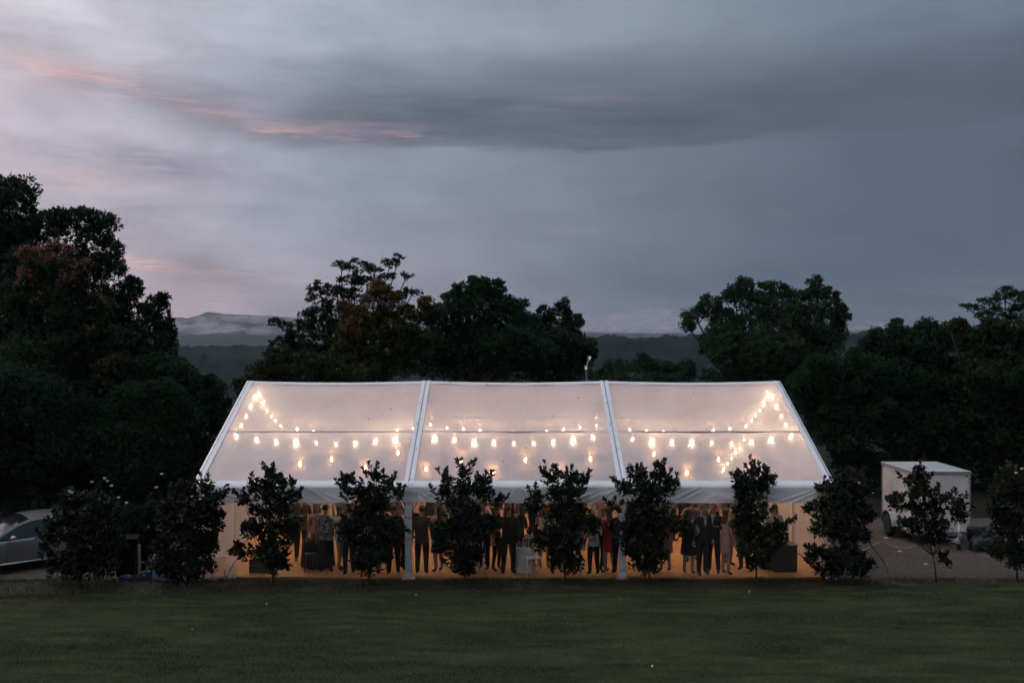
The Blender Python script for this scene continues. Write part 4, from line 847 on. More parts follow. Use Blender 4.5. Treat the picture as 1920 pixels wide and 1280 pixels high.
def person(px, D, face, h, label, top='black', legs='black', female=False, hair='dark', long=False, arms=('down', 'down'), garment=None, gcol=None, sleeves=True, bare=False, stance=0.0, lean=0.0, skin='fair', collar=False, group=None):
    """face: degrees the figure is turned, 0 looks at the camera, 180 shows its back"""
    global pcount; pcount += 1
    pr = random.Random(pcount*31); stance = stance or pr.uniform(-.06, .06); lean = lean or pr.uniform(-.02, .07)
    root = thing('person', label, 'person', ((px-960)*D/F, D, .03), R(face), group)
    mb, reg, k = make_body(h, female, arms, stance, lean, pcount)
    mats = [SK[skin], CL[top], CL[legs], M['shoe']]
    idx = {'head': 0, 'neck': 0, 'hand': 0, 'torso': 1, 'sleeve': 1 if sleeves else 0, 'forearm': 1 if sleeves == True else 0, 'leg': 2, 'shin': 0 if bare else 2, 'foot': 3}
    mb.mi = [idx[r_] for r_ in reg]
    if bare: mb.mi = [0 if r_ in ('leg', 'shin') else i_ for r_, i_ in zip(reg, mb.mi)]
    body = mb.build('body', mats, root, True)
    def fit(m_):
        if lean:
            m_.v = [(x, y - (z-.95)*math.sin(lean*min((z-.95)/.5, 1)), .95 + (z-.95)*math.cos(lean*min((z-.95)/.5, 1))) if z > .95 else (x, y, z) for x, y, z in m_.v]
        m_.v = [(x*k, y*k, z*k) for x, y, z in m_.v]; return m_
    # hair: a cap over the skull that leaves the face free; long hair falls behind the shoulders
    hb = MB(); n, kk = 18, 12; vs = []; keep = {}
    for r_ in range(kk+1):
        th = math.pi*r_/kk
        for q in range(n):
            a = 2*math.pi*q/n; rough_ = 1 + .05*math.sin(a*5+th*7+pcount)
            vs.append((.088*rough_*math.sin(th)*math.cos(a), .010 + .106*rough_*math.sin(th)*math.sin(a), 1.652 + .086*rough_*math.cos(th)))
    fs = []
    for r_ in range(kk):
        for q in range(n):
            f = (r_*n+q, r_*n+(q+1)%n, (r_+1)*n+(q+1)%n, (r_+1)*n+q); cz = sum(vs[i_][2] for i_ in f)/4; cy_ = sum(vs[i_][1] for i_ in f)/4
            if cz > 1.690 or cy_ > (.030 if cz > 1.63 else .045) and cz > 1.575 or (cz > 1.65 and cy_ > -.045): fs.append(f[::-1])
    hb.add(vs, fs)
    if long:
        shell_v = []; nn = 12
        for z, w, yo, dp in ((1.70,.070,.055,.05),(1.62,.090,.055,.06),(1.54,.098,.058,.06),(1.44,.105,.085,.05),(1.34,.092,.105,.04),(1.26,.06,.11,.03)):
            for q in range(nn):
                a = math.pi*q/(nn-1); shell_v.append((w*math.cos(a), yo - .035 + dp*math.sin(a), z + .008*math.sin(q*2.3)))
        hb.add(shell_v, [(r_*nn+q, (r_+1)*nn+q, (r_+1)*nn+q+1, r_*nn+q+1) for r_ in range(5) for q in range(nn-1)])
    fit(hb).build('hair', HA[hair], root, True)
    eb = MB()
    for s_ in (-1, 1): eb.ball((s_*.030, -.088, 1.642), .011, .007, .007, 8, 5)
    fit(eb).build('eyes', M['eye'], root, True)
    if garment == 'jacket':
        g_ = shell(MB(), [(.80,.175,.135,.0),(.90,.180,.140,.0),(1.02,.160,.125,.0),(1.15,.160,.122,0),(1.30,.188,.132,-.002),(1.40,.185,.110,.004),(1.455,.115,.082,.012)], 22, .012, pcount)
        g_.f = [f for f in g_.f if not all(abs(g_.v[i_][0]) < .045 and g_.v[i_][1] < 0 and g_.v[i_][2] > 1.12 for i_ in f)]; g_.mi = [0]*len(g_.f)
        fit(g_).build('jacket', CL[gcol], root, True)
    elif garment == 'dress':
        g_ = shell(MB(), [(.52,.21,.17,0),(.66,.20,.16,0),(.82,.185,.15,0),(.95,.172,.135,0),(1.10,.130,.108,0),(1.22,.142,.118,-.004),(1.32,.155,.122,-.006),(1.39,.15,.10,0)], 24, .10, pcount)
        fit(g_).build('dress', CL[gcol], root, True)
    elif garment == 'fitted':
        g_ = shell(MB(), [(.58,.155,.12,0),(.72,.168,.135,0),(.90,.172,.140,0),(1.02,.148,.118,0),(1.10,.128,.106,0),(1.22,.142,.118,-.004),(1.33,.152,.118,-.006),(1.39,.145,.095,0)], 24, .015, pcount)
        fit(g_).build('dress', CL[gcol], root, True)
    elif garment == 'shirt':
        g_ = shell(MB(), [(.84,.170,.135,0),(.95,.172,.135,0),(1.10,.152,.122,0),(1.25,.172,.130,0),(1.36,.185,.115,.002),(1.44,.12,.085,.012)], 22, .05, pcount)
        fit(g_).build('shirt', CL[gcol], root, True)
    if collar:
        fit(MB().add([(-.045,-.085,1.45),(.045,-.085,1.45),(.022,-.132,1.30),(0,-.136,1.14),(-.022,-.132,1.30)], [(0,1,2,3,4)])).build('shirt_front', CL['white'], root)
        fit(MB().add([(-.010,-.098,1.43),(.010,-.098,1.43),(.016,-.142,1.20),(0,-.145,1.14),(-.016,-.142,1.20)], [(0,1,2,3,4)])).build('tie', CL['black'], root)
    return root

gp = 'guests in the tent'
person(611, 25.82, 172, 1.74, 'man in grey patterned shirt and black trousers, back to us, in the left bay', 'floral', 'black', hair='dark', arms=('down','hold'), garment='shirt', gcol='floral', sleeves='short', stance=.04, group=gp)
person(594, 26.38, 10, 1.68, 'woman in pale pink top facing the man in the patterned shirt', 'pink', 'tan', True, 'blond', True, ('hold','down'), sleeves=False, group=gp)
person(637, 26.13, 80, 1.66, 'person in cream top between the patterned shirt man and the round shrub', 'cream', 'tan', True, 'brown', True, ('hold','hold'), garment='shirt', gcol='cream', sleeves='short', group=gp)
person(655, 25.63, 200, 1.72, 'person in dark clothes half hidden by the round shrub left side', 'black', 'navy', False, 'dark', arms=('down','hip'), stance=.08, group=gp)
person(684, 26.31, 150, 1.76, 'man in white shirt seen behind the round shrub', 'white', 'black', False, 'brown', arms=('hold','down'), garment='shirt', gcol='white', group=gp)
person(718, 25.88, 30, 1.70, 'woman in black dress right of the round shrub', 'black', 'black', True, 'brown', True, ('hold','down'), 'dress', 'black', sleeves=False, bare=True, group=gp)
person(738, 25.66, 190, 1.75, 'man in black suit just left of the first tent post', 'black', 'black', False, 'dark', arms=('down','down'), garment='jacket', gcol='black', group=gp)
person(757, 26.07, 95, 1.72, 'person in white shirt and black waistcoat behind the first tent post', 'white', 'black', False, 'dark', arms=('hold','hold'), group=gp)
person(791, 25.66, 176, 1.73, 'man in taupe grey jacket, back to us, right of the first tent post', 'taupe', 'charcoal', False, 'brown', arms=('down','down'), garment='jacket', gcol='taupe', group=gp)
person(822, 25.94, 230, 1.70, 'woman in navy dress behind the three peaked shrub left side', 'navy', 'navy', True, 'dark', True, ('fold','fold'), 'dress', 'navy', sleeves=False, bare=True, group=gp)
person(862, 26.19, 20, 1.78, 'man in charcoal suit behind the middle of the three peaked shrub', 'charcoal', 'charcoal', False, 'dark', arms=('hold','down'), garment='jacket', gcol='charcoal', collar=True, group=gp)
person(908, 26.25, 330, 1.74, 'man with white collar right of the three peaked shrub', 'navy', 'navy', False, 'brown', arms=('hip','down'), garment='jacket', gcol='navy', collar=True, group=gp)
person(931, 26.07, 60, 1.66, 'woman in rose top right of the three peaked shrub', 'rose', 'black', True, 'brown', True, ('hold','down'), sleeves='short', group=gp)
person(953, 25.63, 165, 1.74, 'man in black suit leaning in, left of the white chair', 'black', 'black', False, 'dark', arms=('hold','down'), garment='jacket', gcol='black', stance=.09, lean=.06, group=gp)
person(969, 26.07, 350, 1.72, 'man facing us behind the leaning man in black', 'charcoal', 'black', False, 'brown', arms=('fold','fold'), garment='jacket', gcol='charcoal', collar=True, group=gp)
person(1020, 26.31, 150, 1.70, 'woman in cream dress left of the square topped shrub', 'cream', 'cream', True, 'blond', True, ('hold','down'), 'dress', 'cream', sleeves=False, bare=True, group=gp)
person(1043, 25.82, 20, 1.66, 'woman in white blouse behind the square topped shrub', 'white', 'black', True, 'brown', True, ('hold','hold'), garment='shirt', gcol='white', group=gp)
person(1078, 26.07, 200, 1.77, 'man in black behind the square topped shrub right side', 'black', 'black', False, 'dark', arms=('down','hold'), garment='jacket', gcol='black', group=gp)
person(1113, 25.60, 205, 1.52, 'teenager in white T-shirt and dark trousers, back to us', 'white', 'charcoal', False, 'blond', arms=('down','hold'), garment='shirt', gcol='white', sleeves='short', lean=.05, group=gp)
person(1131, 25.94, 75, 1.67, 'blond woman in olive top hugging the woman in red', 'olive', 'black', True, 'blond', True, ('reach','hold'), sleeves=False, group=gp)
person(1142, 25.76, 215, 1.66, 'woman in bright red dress beside the second tent post', 'red', 'red', True, 'brown', True, ('hold','down'), 'fitted', 'red', sleeves='short', bare=True, group=gp)
person(1161, 25.66, 170, 1.70, 'man in navy suit just left of the second tent post', 'navy', 'navy', False, 'dark', arms=('down','down'), garment='jacket', gcol='navy', group=gp)
person(1204, 26.00, 25, 1.74, 'man in grey suit behind the widest shrub left side', 'grey', 'grey', False, 'dark', arms=('hold','down'), garment='jacket', gcol='grey', collar=True, group=gp)
person(1247, 25.94, 200, 1.67, 'woman in rose dress behind the widest shrub', 'rose', 'rose', True, 'brown', True, ('hold','down'), 'dress', 'rose', sleeves=False, bare=True, group=gp)
person(1291, 25.69, 145, 1.66, 'woman in dark sleeveless dress with bare legs right of the widest shrub', 'black', 'black', True, 'brown', True, ('hold','hip'), 'dress', 'black', sleeves=False, bare=True, group=gp)
person(1317, 25.60, 20, 1.76, 'man in charcoal suit with white collar facing us in the right bay', 'charcoal', 'charcoal', False, 'brown', arms=('down','down'), garment='jacket', gcol='charcoal', collar=True, stance=.05, group=gp)
person(1338, 25.82, 335, 1.75, 'man in black suit with open white collar beside the pink dress', 'black', 'black', False, 'brown', arms=('hold','down'), garment='jacket', gcol='black', collar=True, group=gp)
person(1361, 25.63, 120, 1.66, 'woman in pale pink fitted dress with bare legs in the right bay', 'pink', 'pink', True, 'brown', True, ('hold','down'), 'fitted', 'pink', sleeves=False, bare=True, group=gp)
person(1395, 26.13, 200, 1.74, 'man in navy behind the two tiered shrub', 'navy', 'charcoal', False, 'dark', arms=('hold','down'), garment='jacket', gcol='navy', group=gp)
person(1452, 26.44, 340, 1.66, 'woman in cream blouse beside the charcoal box near the right end', 'cream', 'cream', True, 'blond', True, ('fold','hold'), 'dress', 'cream', sleeves='short', bare=True, group=gp)
rr = random.Random(11); dk = ['black', 'charcoal', 'navy', 'grey', 'taupe', 'olive']; lt_ = ['white', 'cream', 'rose', 'pink', 'blue', 'cream', 'tan']
for q in range(42):
    px = 545 + q*20.4 + rr.uniform(-8, 8); D = rr.uniform(26.6, 31.5); fem = rr.random() < .45; tp = rr.choice(lt_ if rr.random() < .5 else dk)
    od = ['first', 'second', 'third', 'fourth', 'fifth', 'sixth', 'seventh', 'eighth', 'ninth', 'tenth', 'eleventh', 'twelfth', 'thirteenth', 'fourteenth', 'fifteenth', 'sixteenth', 'seventeenth', 'eighteenth', 'nineteenth', 'twentieth', 'twenty-first']
    place = (od[q] + ' from the left') if q < 21 else (od[41-q] + ' from the right')
    label = '%s in %s in the back crowd, %s there' % ('woman' if fem else 'man', ('a %s dress' if fem else 'a %s jacket') % tp, place)
    person(px, D, rr.uniform(0, 360), rr.uniform(1.6, 1.82), label, tp, tp if fem else rr.choice(dk[:3]), fem, rr.choice(['dark', 'brown', 'blond']), fem,
           (rr.choice(['down', 'hold']), rr.choice(['down', 'hip', 'fold'])), 'dress' if fem else 'jacket', tp, sleeves=not fem, bare=fem, group='crowd deeper in the tent')

# ================================================================== FURNITURE IN THE TENT
M['white_paint'] = mat('white_painted_wood', (.70, .69, .66), .45, .1); M['wicker'] = mat('wicker', (.20, .12, .06), .8, .4, 30, .5, 60)
M['darkwood'] = mat('dark_wood', (.030, .020, .014), .5, .3, 10); M['charbox'] = mat('charcoal_board', (.030, .033, .036), .7, .3, 8, .2, 30)
def white_chair(px, D, rz, label):
    r = thing('bentwood_chair', label, 'chair', ((px-960)*D/F, D, .03), R(rz), 'white chairs by the front wall')
    MB().box(-.20, .20, -.20, .20, .44, .465).build('seat', M['white_paint'], r, bevel=.02)
    for sx in (-1, 1):
        MB().tube([(sx*.19, -.19, .44), (sx*.20, -.21, 0)], [.016, .013], 8).build('leg', M['white_paint'], r, True)
        MB().tube([(sx*.21, .23, 0), (sx*.19, .19, .45), (sx*.185, .22, .90)], [.013, .017, .015], 8).build('leg', M['white_paint'], r, True)
    MB().tube([(-.185, .22, .88), (-.12, .225, .93), (.12, .225, .93), (.185, .22, .88)], .016, 8).build('top_rail', M['white_paint'], r, True)
    for k in range(4): MB().tube([(-.11+.073*k, .20, .46), (-.11+.073*k, .222, .92)], .008, 6).build('spindle', M['white_paint'], r, True)
    for sx in (-1, 1): MB().tube([(sx*.195, -.20, .20), (0, -.19, .36), (sx*.02, -.19, .37)], .009, 6).build('brace', M['white_paint'], r, True)
    MB().tube([(-.2, .21, .20), (.2, .21, .20)], .009, 6).build('stretcher', M['white_paint'], r, True)
white_chair(998, 25.62, 15, 'white spindle backed chair close to the clear wall, near the wicker lantern')
white_chair(888, 25.62, 195, 'white spindle backed chair under the three peaked shrub')
white_chair(1075, 25.70, 170, 'white spindle backed chair under the square topped shrub')
def cloth_table(px, D, rad, h, material, label):
    r = thing('draped_table', label, 'table', ((px-960)*D/F, D, .03)); n = 40; vs = []
    for q, (z, k, w) in enumerate(((h, .02, 0), (h, .6, 0), (h, 1.0, 0), (h-.03, 1.03, .01), (h*.6, 1.05, .035), (h*.25, 1.08, .06), (.02, 1.10, .08))):
        for j in range(n):
            a = 2*math.pi*j/n; f = rad*(k + w*math.sin(a*9 + px)); vs.append((f*math.cos(a), f*math.sin(a), z))
    MB().add(vs, [(q*n+j, q*n+(j+1)%n, (q+1)*n+(j+1)%n, (q+1)*n+j) for q in range(6) for j in range(n)]).build('tablecloth', material, r, True)
    MB().lathe([(.03, .02), (.03, h-.02)], 10).build('leg', M['darkwood'], r)
cloth_table(596, 26.6, .40, .72, CL['black'], 'table under a black cloth beside the man in the patterned shirt')
cloth_table(984, 25.95, .26, .66, CL['white'], 'small round table with white cloth behind the white chair')
r = thing('wicker_lantern', 'brown wicker lantern standing on the small white table', 'lantern', ((991-960)*25.95/F, 25.95, .70))
MB().lathe([(.09, 0), (.115, .04), (.12, .16), (.10, .27), (.06, .30)], 14).build('basket', M['wicker'], r, True); MB().tube([(-.09, 0, .28), (0, 0, .40), (.09, 0, .28)], .008, 6).build('handle', M['wicker'], r, True)
r = thing('stool', 'dark wooden stool with thin legs left of the man in the patterned shirt', 'stool', ((583-960)*26.0/F, 26.0, .03))
MB().lathe([(.15, .44), (.165, .455), (.165, .475), (.15, .485)], 18).build('seat', M['darkwood'], r, True)
for a in range(4): MB().tube([(.11*math.cos(a*1.571+.5), .11*math.sin(a*1.571+.5), .44), (.18*math.cos(a*1.571+.5), .18*math.sin(a*1.571+.5), 0)], [.014, .011], 7).build('leg', M['darkwood'], r, True)
r = thing('serving_box', 'charcoal box shaped counter at the right end of the tent', 'box', ((1472-960)*25.95/F, 26.15, .03))
MB().box(-.31, .31, -.24, .24, .02, .67).build('body', M['charbox'], r, bevel=.01); MB().box(-.33, .33, -.26, .26, .67, .70).build('top', M['darkwood'], r, bevel=.006); MB().box(-.29, .29, -.22, .22, 0, .02).build('plinth', M['black'], r)
r = thing('serving_box', 'grey box half hidden by the two tiered shrub, left of the charcoal counter', 'box', ((1438-960)*26.3/F, 26.4, .03))
MB().box(-.17, .17, -.2, .2, .02, .46).build('body', CL['grey'], r, bevel=.01); MB().box(-.18, .18, -.21, .21, .46, .48).build('lid', CL['charcoal'], r, bevel=.006)
r = thing('crate', 'low dark wooden crate on the floor at the tent left end', 'crate', ((490-960)*26.0/F, 26.0, .03))
for q in range(3): MB().box(-.26, .26, -.19, -.17, .02+.10*q, .10+.10*q).build('slat', M['darkwood'], r); MB().box(-.26, .26, .17, .19, .02+.10*q, .10+.10*q).build('slat', M['darkwood'], r)
for sx in (-1, 1): MB().box(sx*.26-.01, sx*.26+.01, -.19, .19, 0, .31).build('end_panel', M['darkwood'], r)
MB().box(-.25, .25, -.168, .168, .01, .03).build('base', M['darkwood'], r)

# ================================================================== THE WHITE TRAILER
M['panel'] = mat('white_panel', (.62, .60, .58), .4, .13, 1.6); M['roofsheet'] = mat('trailer_roof_sheet', (.42, .44, .46), .4, .15, 2.0)
M['lamp_amber'] = mat('amber_lens', (.30, .09, .01), .2, .1); M['rubber'] = mat('rubber', (.015, .015, .015), .8, .2); M['galv'] = mat('galvanised_steel', (.45, .46, .47), .4, .2, 6, metal=.7)
tx0, tx1 = (1710-960)*29.6/F, (1818.5-960)*29.6/F; ty0, ty1 = 29.6, 31.97; tz0, tz1 = .34, 2.15
r = thing('box_trailer', 'white box trailer with grey roof parked on the gravel right of the tent', 'trailer', ((tx0+tx1)/2, (ty0+ty1)/2, 0))
hw, hd = (tx1-tx0)/2, (ty1-ty0)/2
MB().box(-hw+.01, hw-.01, -hd+.01, hd-.01, tz0, tz1-.02).build('body', M['panel'], r)
for sx in (-1, 1):
    for sy in (-1, 1): MB().box(sx*hw-.018, sx*hw+.018, sy*hd-.018, sy*hd+.018, tz0-.01, tz1-.015).build('corner_trim', M['galv'], r, bevel=.005)
for k in (1, 2): MB().box(-hw+.004, -hw+.012, -hd+k*2*hd/3-.008, -hd+k*2*hd/3+.008, tz0+.02, tz1-.04).build('panel_joint', M['galv'], r)
MB().add([(-hw-.03, -hd-.03, tz1-.01), (hw+.03, -hd-.03, tz1-.01), (hw+.03, hd+.03, tz1-.01), (-hw-.03, hd+.03, tz1-.01), (-hw-.03, -hd-.03, tz1+.025), (hw+.03, -hd-.03, tz1+.025), (hw+.03, hd+.03, tz1+.025), (-hw-.03, hd+.03, tz1+.025), (-hw*.5, 0, tz1+.05), (hw*.5, 0, tz1+.05)],
         [(0,3,2,1),(0,1,5,4),(1,2,6,5),(2,3,7,6),(3,0,4,7),(4,5,9,8),(5,6,9),(6,7,8,9),(7,4,8)]).build('roof', M['roofsheet'], r)
MB().box(-hw-.035, hw+.035, -hd-.036, -hd-.030, tz1-.045, tz1+.02).build('roof_edge', M['galv'], r); MB().box(-hw-.036, -hw-.030, -hd-.03, hd+.03, tz1-.045, tz1+.02).build('roof_edge', M['groove'], r)
for sx in (-1, 1):
    wy = 31.0 - (ty0+ty1)/2; n = 14
    pts = [(wy + .43*math.cos(math.pi*j/n), .36 + .43*math.sin(math.pi*j/n)) for j in range(n+1)]; x0, x1 = sx*hw, sx*(hw+.24)
    MB().add([(x, y, z) for x in (x0, x1) for y, z in pts], [(j, j+1, n+2+j, n+1+j) for j in range(n)]).build('mudguard', M['galv'], r, True)
    w = MB()
    prof = [(.20, -.08), (.31, -.085), (.33, -.05), (.33, .05), (.31, .085), (.20, .08)]
    w.lathe([(a, b) for a, b in prof], 22); w.v = [(sx*(hw+.13)+z, wy+x, .33+y) for x, y, z in w.v]; wh = w.build('wheel', M['rubber'], r, True)
    w = MB().lathe([(.03, -.03), (.12, -.02), (.20, -.06), (.20, .06), (.12, .04), (.03, .05)], 18); w.v = [(sx*(hw+.13)+z*sx, wy+x, .33+y) for x, y, z in w.v]; w.build('rim', M['galv'], wh, True)
for sx in (-1, 1): MB().box(sx*(hw-.10)-.035, sx*(hw-.10)+.035, -hd-.012, -hd+.008, tz1-.14, tz1-.10).build('marker_light', M['lamp_amber'], r, bevel=.004)
for zz in (.62, 1.25, 1.86): MB().box(hw-.07, hw-.01, -hd-.006, -hd+.008, zz-.03, zz+.03).build('hinge', M['galv'], r, bevel=.003)
MB().box(-hw+.10, -hw+.14, -hd-.03, -hd+.006, 1.10, 1.28).build('latch', M['galv'], r, bevel=.006)
MB().box(-hw+.02, hw-.02, -hd-.004, -hd+.008, tz0+.005, tz0+.05).build('kick_plate', M['galv'], r)
MB().box(-hw+.05, hw-.05, -hd+.02, hd-.02, tz0-.08, tz0).build('chassis', M['galv'], r)
for sx in (-1, 1): MB().bar((sx*.6, -hd, tz0-.05), (0, -hd-1.0, tz0-.05), .06, .08).build('drawbar', M['galv'], r)
MB().box(-.06, .06, -hd-1.15, -hd-.95, tz0-.08, tz0+.02).build('coupling', M['galv'], r, bevel=.01)
MB().tube([(.20, -hd-.75, .12), (.20, -hd-.75, .72)], .025, 8).build('jockey_leg', M['galv'], r, True); jw = MB().lathe([(.02,-.03),(.10,-.03),(.10,.03),(.02,.03)], 14); jw.v = [(.20+z, -hd-.75+x, .10+y) for x, y, z in jw.v]; jw.build('jockey_wheel', M['rubber'], r, True)

# a dark tarpaulin over a heap beside the trailer
M['tarp'] = mat('dark_tarpaulin', (.005, .008, .008), .55, .3, 3, .4, 14); M['bluebag'] = mat('blue_plastic', (.018, .045, .11), .35, .4, 5, .4, 16); M['paleplastic'] = mat('pale_plastic', (.22, .25, .29), .35, .3, 6, .4, 16)
def heap(name, label, cat, px, D, w, d, h, material, seed, group=None):
    n, k = 44, 20; vs = []; rr = np.random.default_rng(seed); ph = rr.uniform(0, 6, 6)
    for q in range(k+1):
        t = q/k
        for j in range(n):
            a = 2*math.pi*j/n; cr = float(fbm(np.array(5+1.6*math.cos(a)+seed), np.array(5+1.6*math.sin(a)+t*3.5), 4)) - .47
            bl = 1 + .14*math.sin(2*a+ph[0]) + .10*math.sin(5*a+ph[1]+3*t) + 1.3*cr
            rd = math.cos(t*math.pi/2)**.4 * bl; vs.append((w/2*rd*math.cos(a), d/2*rd*math.sin(a), max(0, h*math.sin(t*math.pi/2)**.8*(1+.12*math.sin(2*a+ph[3]+2*t) + .8*cr))))
    m_ = MB().add(vs, [(q*n+j, q*n+(j+1)%n, (q+1)*n+(j+1)%n, (q+1)*n+j) for q in range(k) for j in range(n)])
    return tag(m_.build(name, material, None, True, loc=((px-960)*D/F, D, 0)), label, cat, group)
heap('tarpaulin_heap', 'heap under a dark tarpaulin at the right side of the trailer', 'tarpaulin', 1846, 28.9, .95, .7, .62, M['tarp'], 2)
heap('plastic_bag', 'crumpled blue plastic bag on the ground before the bin', 'bag', 237, 24.95, .34, .3, .16, M['bluebag'], 3, 'bags and bundles between the left shrubs')
heap('plastic_bag', 'blue bag leaning up beside the timber stakes', 'bag', 276, 25.0, .34, .28, .26, M['bluebag'], 4, 'bags and bundles between the left shrubs')
heap('plastic_bag', 'small pale bag between the stakes and the dense left shrub', 'bag', 292, 25.1, .22, .2, .28, M['paleplastic'], 5, 'bags and bundles between the left shrubs')
heap('plastic_bag', 'dark blue bundle under the dense left shrub', 'bag', 316, 25.0, .4, .3, .24, CL['blue'], 6, 'bags and bundles between the left shrubs')
M['stake'] = mat('weathered_timber', (.30, .23, .15), .85, .3, 12, .4, 40)
o = MB().bar((0, 0, -.05), (-.02, .02, .86), .06, .05).build('timber_stake', M['stake'], None, bevel=.006, loc=((262-960)*25.2/F, 25.2, .03)); tag(o, 'pale upright timber stake between the two left shrubs', 'stake')
o = MB().bar((0, 0, -.03), (.30, .08, .62), .05, .04).build('timber_stake', M['stake'], None, bevel=.006, loc=((266-960)*25.1/F, 25.1, .04)); tag(o, 'slanting timber stake beside the upright one', 'stake')
M['bin'] = mat('dark_bin_plastic', (.008, .010, .014), .9, .2, spec=.15)
r = thing('wheelie_bin', 'dark wheelie bin behind the gap between the left shrubs', 'bin', ((238-960)*25.55/F, 25.55, 0), R(12))
b_ = MB().add([(-.22,-.24,.05),(.22,-.24,.05),(.22,.22,.05),(-.22,.22,.05),(-.27,-.32,.96),(.27,-.32,.96),(.27,.28,.96),(-.27,.28,.96)], [(0,3,2,1),(4,5,6,7),(0,1,5,4),(1,2,6,5),(2,3,7,6),(3,0,4,7)]); b_.build('body', M['bin'], r, bevel=.03)
MB().box(-.29, .29, -.35, .30, .965, 1.03).build('lid', M['bin'], r, bevel=.025); MB().tube([(-.24, .36, 1.0), (.24, .36, 1.0)], .018, 8).build('handle', M['bin'], r, True)
for sx in (-1, 1):
    w = MB().lathe([(.02,-.03),(.10,-.03),(.10,.03),(.02,.03)], 16); w.v = [(sx*.25+z, .22+x, .10+y) for x, y, z in w.v]; w.build('wheel', M['rubber'], r, True)

# cord, guy rope, lamp post, litter
M['cord'] = mat('yellow_cord', (.45, .30, .05), .5, .1)
pts = [P(1600, 1042, 28.2), P(1625, 1030, 28.9), P(1652, 1016, 29.9), P(1672, 1024, 29.3), P(1695, 1029, 28.9), P(1714, 1024, 29.3), P(1722, 1012, 29.8)]
pts = [Vector((p.x, p.y, .02)) for p in pts]; sm_ = []
for q in range(len(pts)-1):
    p0, p1, p2, p3 = pts[max(q-1, 0)], pts[q], pts[q+1], pts[min(q+2, len(pts)-1)]
    for t in np.linspace(0, 1, 7)[:-1]: sm_.append(.5*((2*p1) + (p2-p0)*t + (2*p0-5*p1+4*p2-p3)*t*t + (3*p1-p0-3*p2+p3)*t**3))
tag(MB().tube(sm_, .010, 6).build('extension_cord', M['cord'], None, True), 'yellow extension cord lying on the gravel by the trailer', 'cord')
r = thing('guy_rope', 'guy rope staked to the ground at the right corner of the tent', 'rope', (9.88, 26.2, 0))
a = Vector((8.17-9.88, 25.3-26.2, 2.32)); MB().tube([a, a*.5+Vector((0,0,-.02)), (0, 0, .10)], .010, 6).build('rope', M['cable'], r, True)
MB().tube([(.03, .02, -.1), (-.04, -.02, .20)], .016, 8).build('stake', M['galv'], r, True); MB().box(-.62, -.55, -.33, -.28, .80, .92).build('ratchet', M['galv'], r)
r = thing('lamp_post', 'thin lamp post with two small floodlights behind the tent ridge', 'lamp post', (P(1100, 690, 38.5).x, 38.5, 0))
MB().tube([(0, 0, 0), (0, 0, 4.98)], [.06, .05], 10).build('post', M['bark'], r, True)
M['floodlit'] = emit('floodlight_glow', (1.0, .86, .68), 0.5)
for dx_, dz_, an in ((-.03, 5.02, .0), (.10, 5.40, .5)):
    h_ = MB().box(-.055, .055, -.04, .04, -.065, .065).build('floodlight', M['galv'], r, bevel=.01, loc=(dx_, -.06, dz_)); h_.rotation_euler = (.5, 0, an)
    MB().box(-.042, .042, -.046, -.042, -.05, .05).build('lens', M['floodlit'], h_)
MB().tube([(0, 0, 4.95), (.03, 0, 5.2), (.10, -.02, 5.36)], .02, 7).build('bracket', M['galv'], r, True)
lt = MB(); rr = random.Random(9)
spots = [P(px_, py_, 1) for px_, py_ in ((670,1187),(1223,1252),(1405,1112),(1675,1095),(889,1107),(780,1118),(1480,1107),(1060,1160),(300,1112),(470,1096),(1890,1244),(360,1182),(500,1135))]
for p in spots:
    t = ZC/(ZC-p.z); q = Vector((p.x*t, t, .04)); a = rr.uniform(0, 6); L = rr.uniform(.018, .035)
    d = Vector((math.cos(a), math.sin(a), .3)); e_ = Vector((-math.sin(a), math.cos(a), .2))
    lt.add([q-d*L, q-e_*L*.5, q+d*L, q+e_*L*.6+Vector((0,0,.02))], [(0,1,2,3)])
for px_, py_ in ((1687,1034),(1736,1058),(1661,1009),(210,1077)):
    p = P(px_, py_, 1); t = ZC/(ZC-p.z); q = Vector((p.x*t, t, .02)); lt.box(q.x-.05, q.x+.05, q.y-.03, q.y+.03, .005, .03)
tag(lt.build('petal_litter', M['flower']), 'scattered white petals and scraps on lawn and gravel', 'litter', kind='stuff')

# ================================================================== THE SILVER CAR
def paint(name, col):
    m, q, out = newmat(name); p = q.new('ShaderNodeBsdfPrincipled'); t = q.new('ShaderNodeTexCoord').outputs['Object']
    q.put(p.inputs['Base Color'], q.ramp(q.noise(t, 2.0, 4, .6), [(.3, tuple(v*.93 for v in col)), (.7, col)])); p.inputs['Metallic'].default_value = .55; p.inputs['Roughness'].default_value = .28
    p.inputs['Coat Weight'].default_value = .8; p.inputs['Coat Roughness'].default_value = .05; q.l.new(p.outputs[0], out.inputs[0]); return m
M['car_paint'] = paint('silver_paint', (.30, .30, .30)); M['glass'] = mat('tinted_glass', (.012, .014, .016), .05, .1, spec=.6); M['lamp_red'] = mat('tail_lamp', (.25, .01, .01), .15, .1); M['lamp_clear'] = mat('head_lamp', (.5, .52, .55), .1, .1)
hd_ = R(222); mx = Vector(((28-960)*25.9/F, 25.9, 0)); fw = Vector((math.cos(hd_), math.sin(hd_), 0)); lf = Vector((-fw.y, fw.x, 0))
cc = mx - fw*.62 - lf*.98
car = thing('parked_car', 'silver car parked on the gravel at the left edge, nose to the left', 'car', cc, hd_)
car.scale = (1, 1, .93)
def lerp_(x, xs, ys): return float(np.interp(x, xs, ys))
XB = [-2.28, -2.22, -2.0, -1.75, -1.4, -1.0, -.5, 0, .5, .9, 1.3, 1.65, 2.0, 2.18, 2.28]
b_ = MB(); n = 0; ring = []
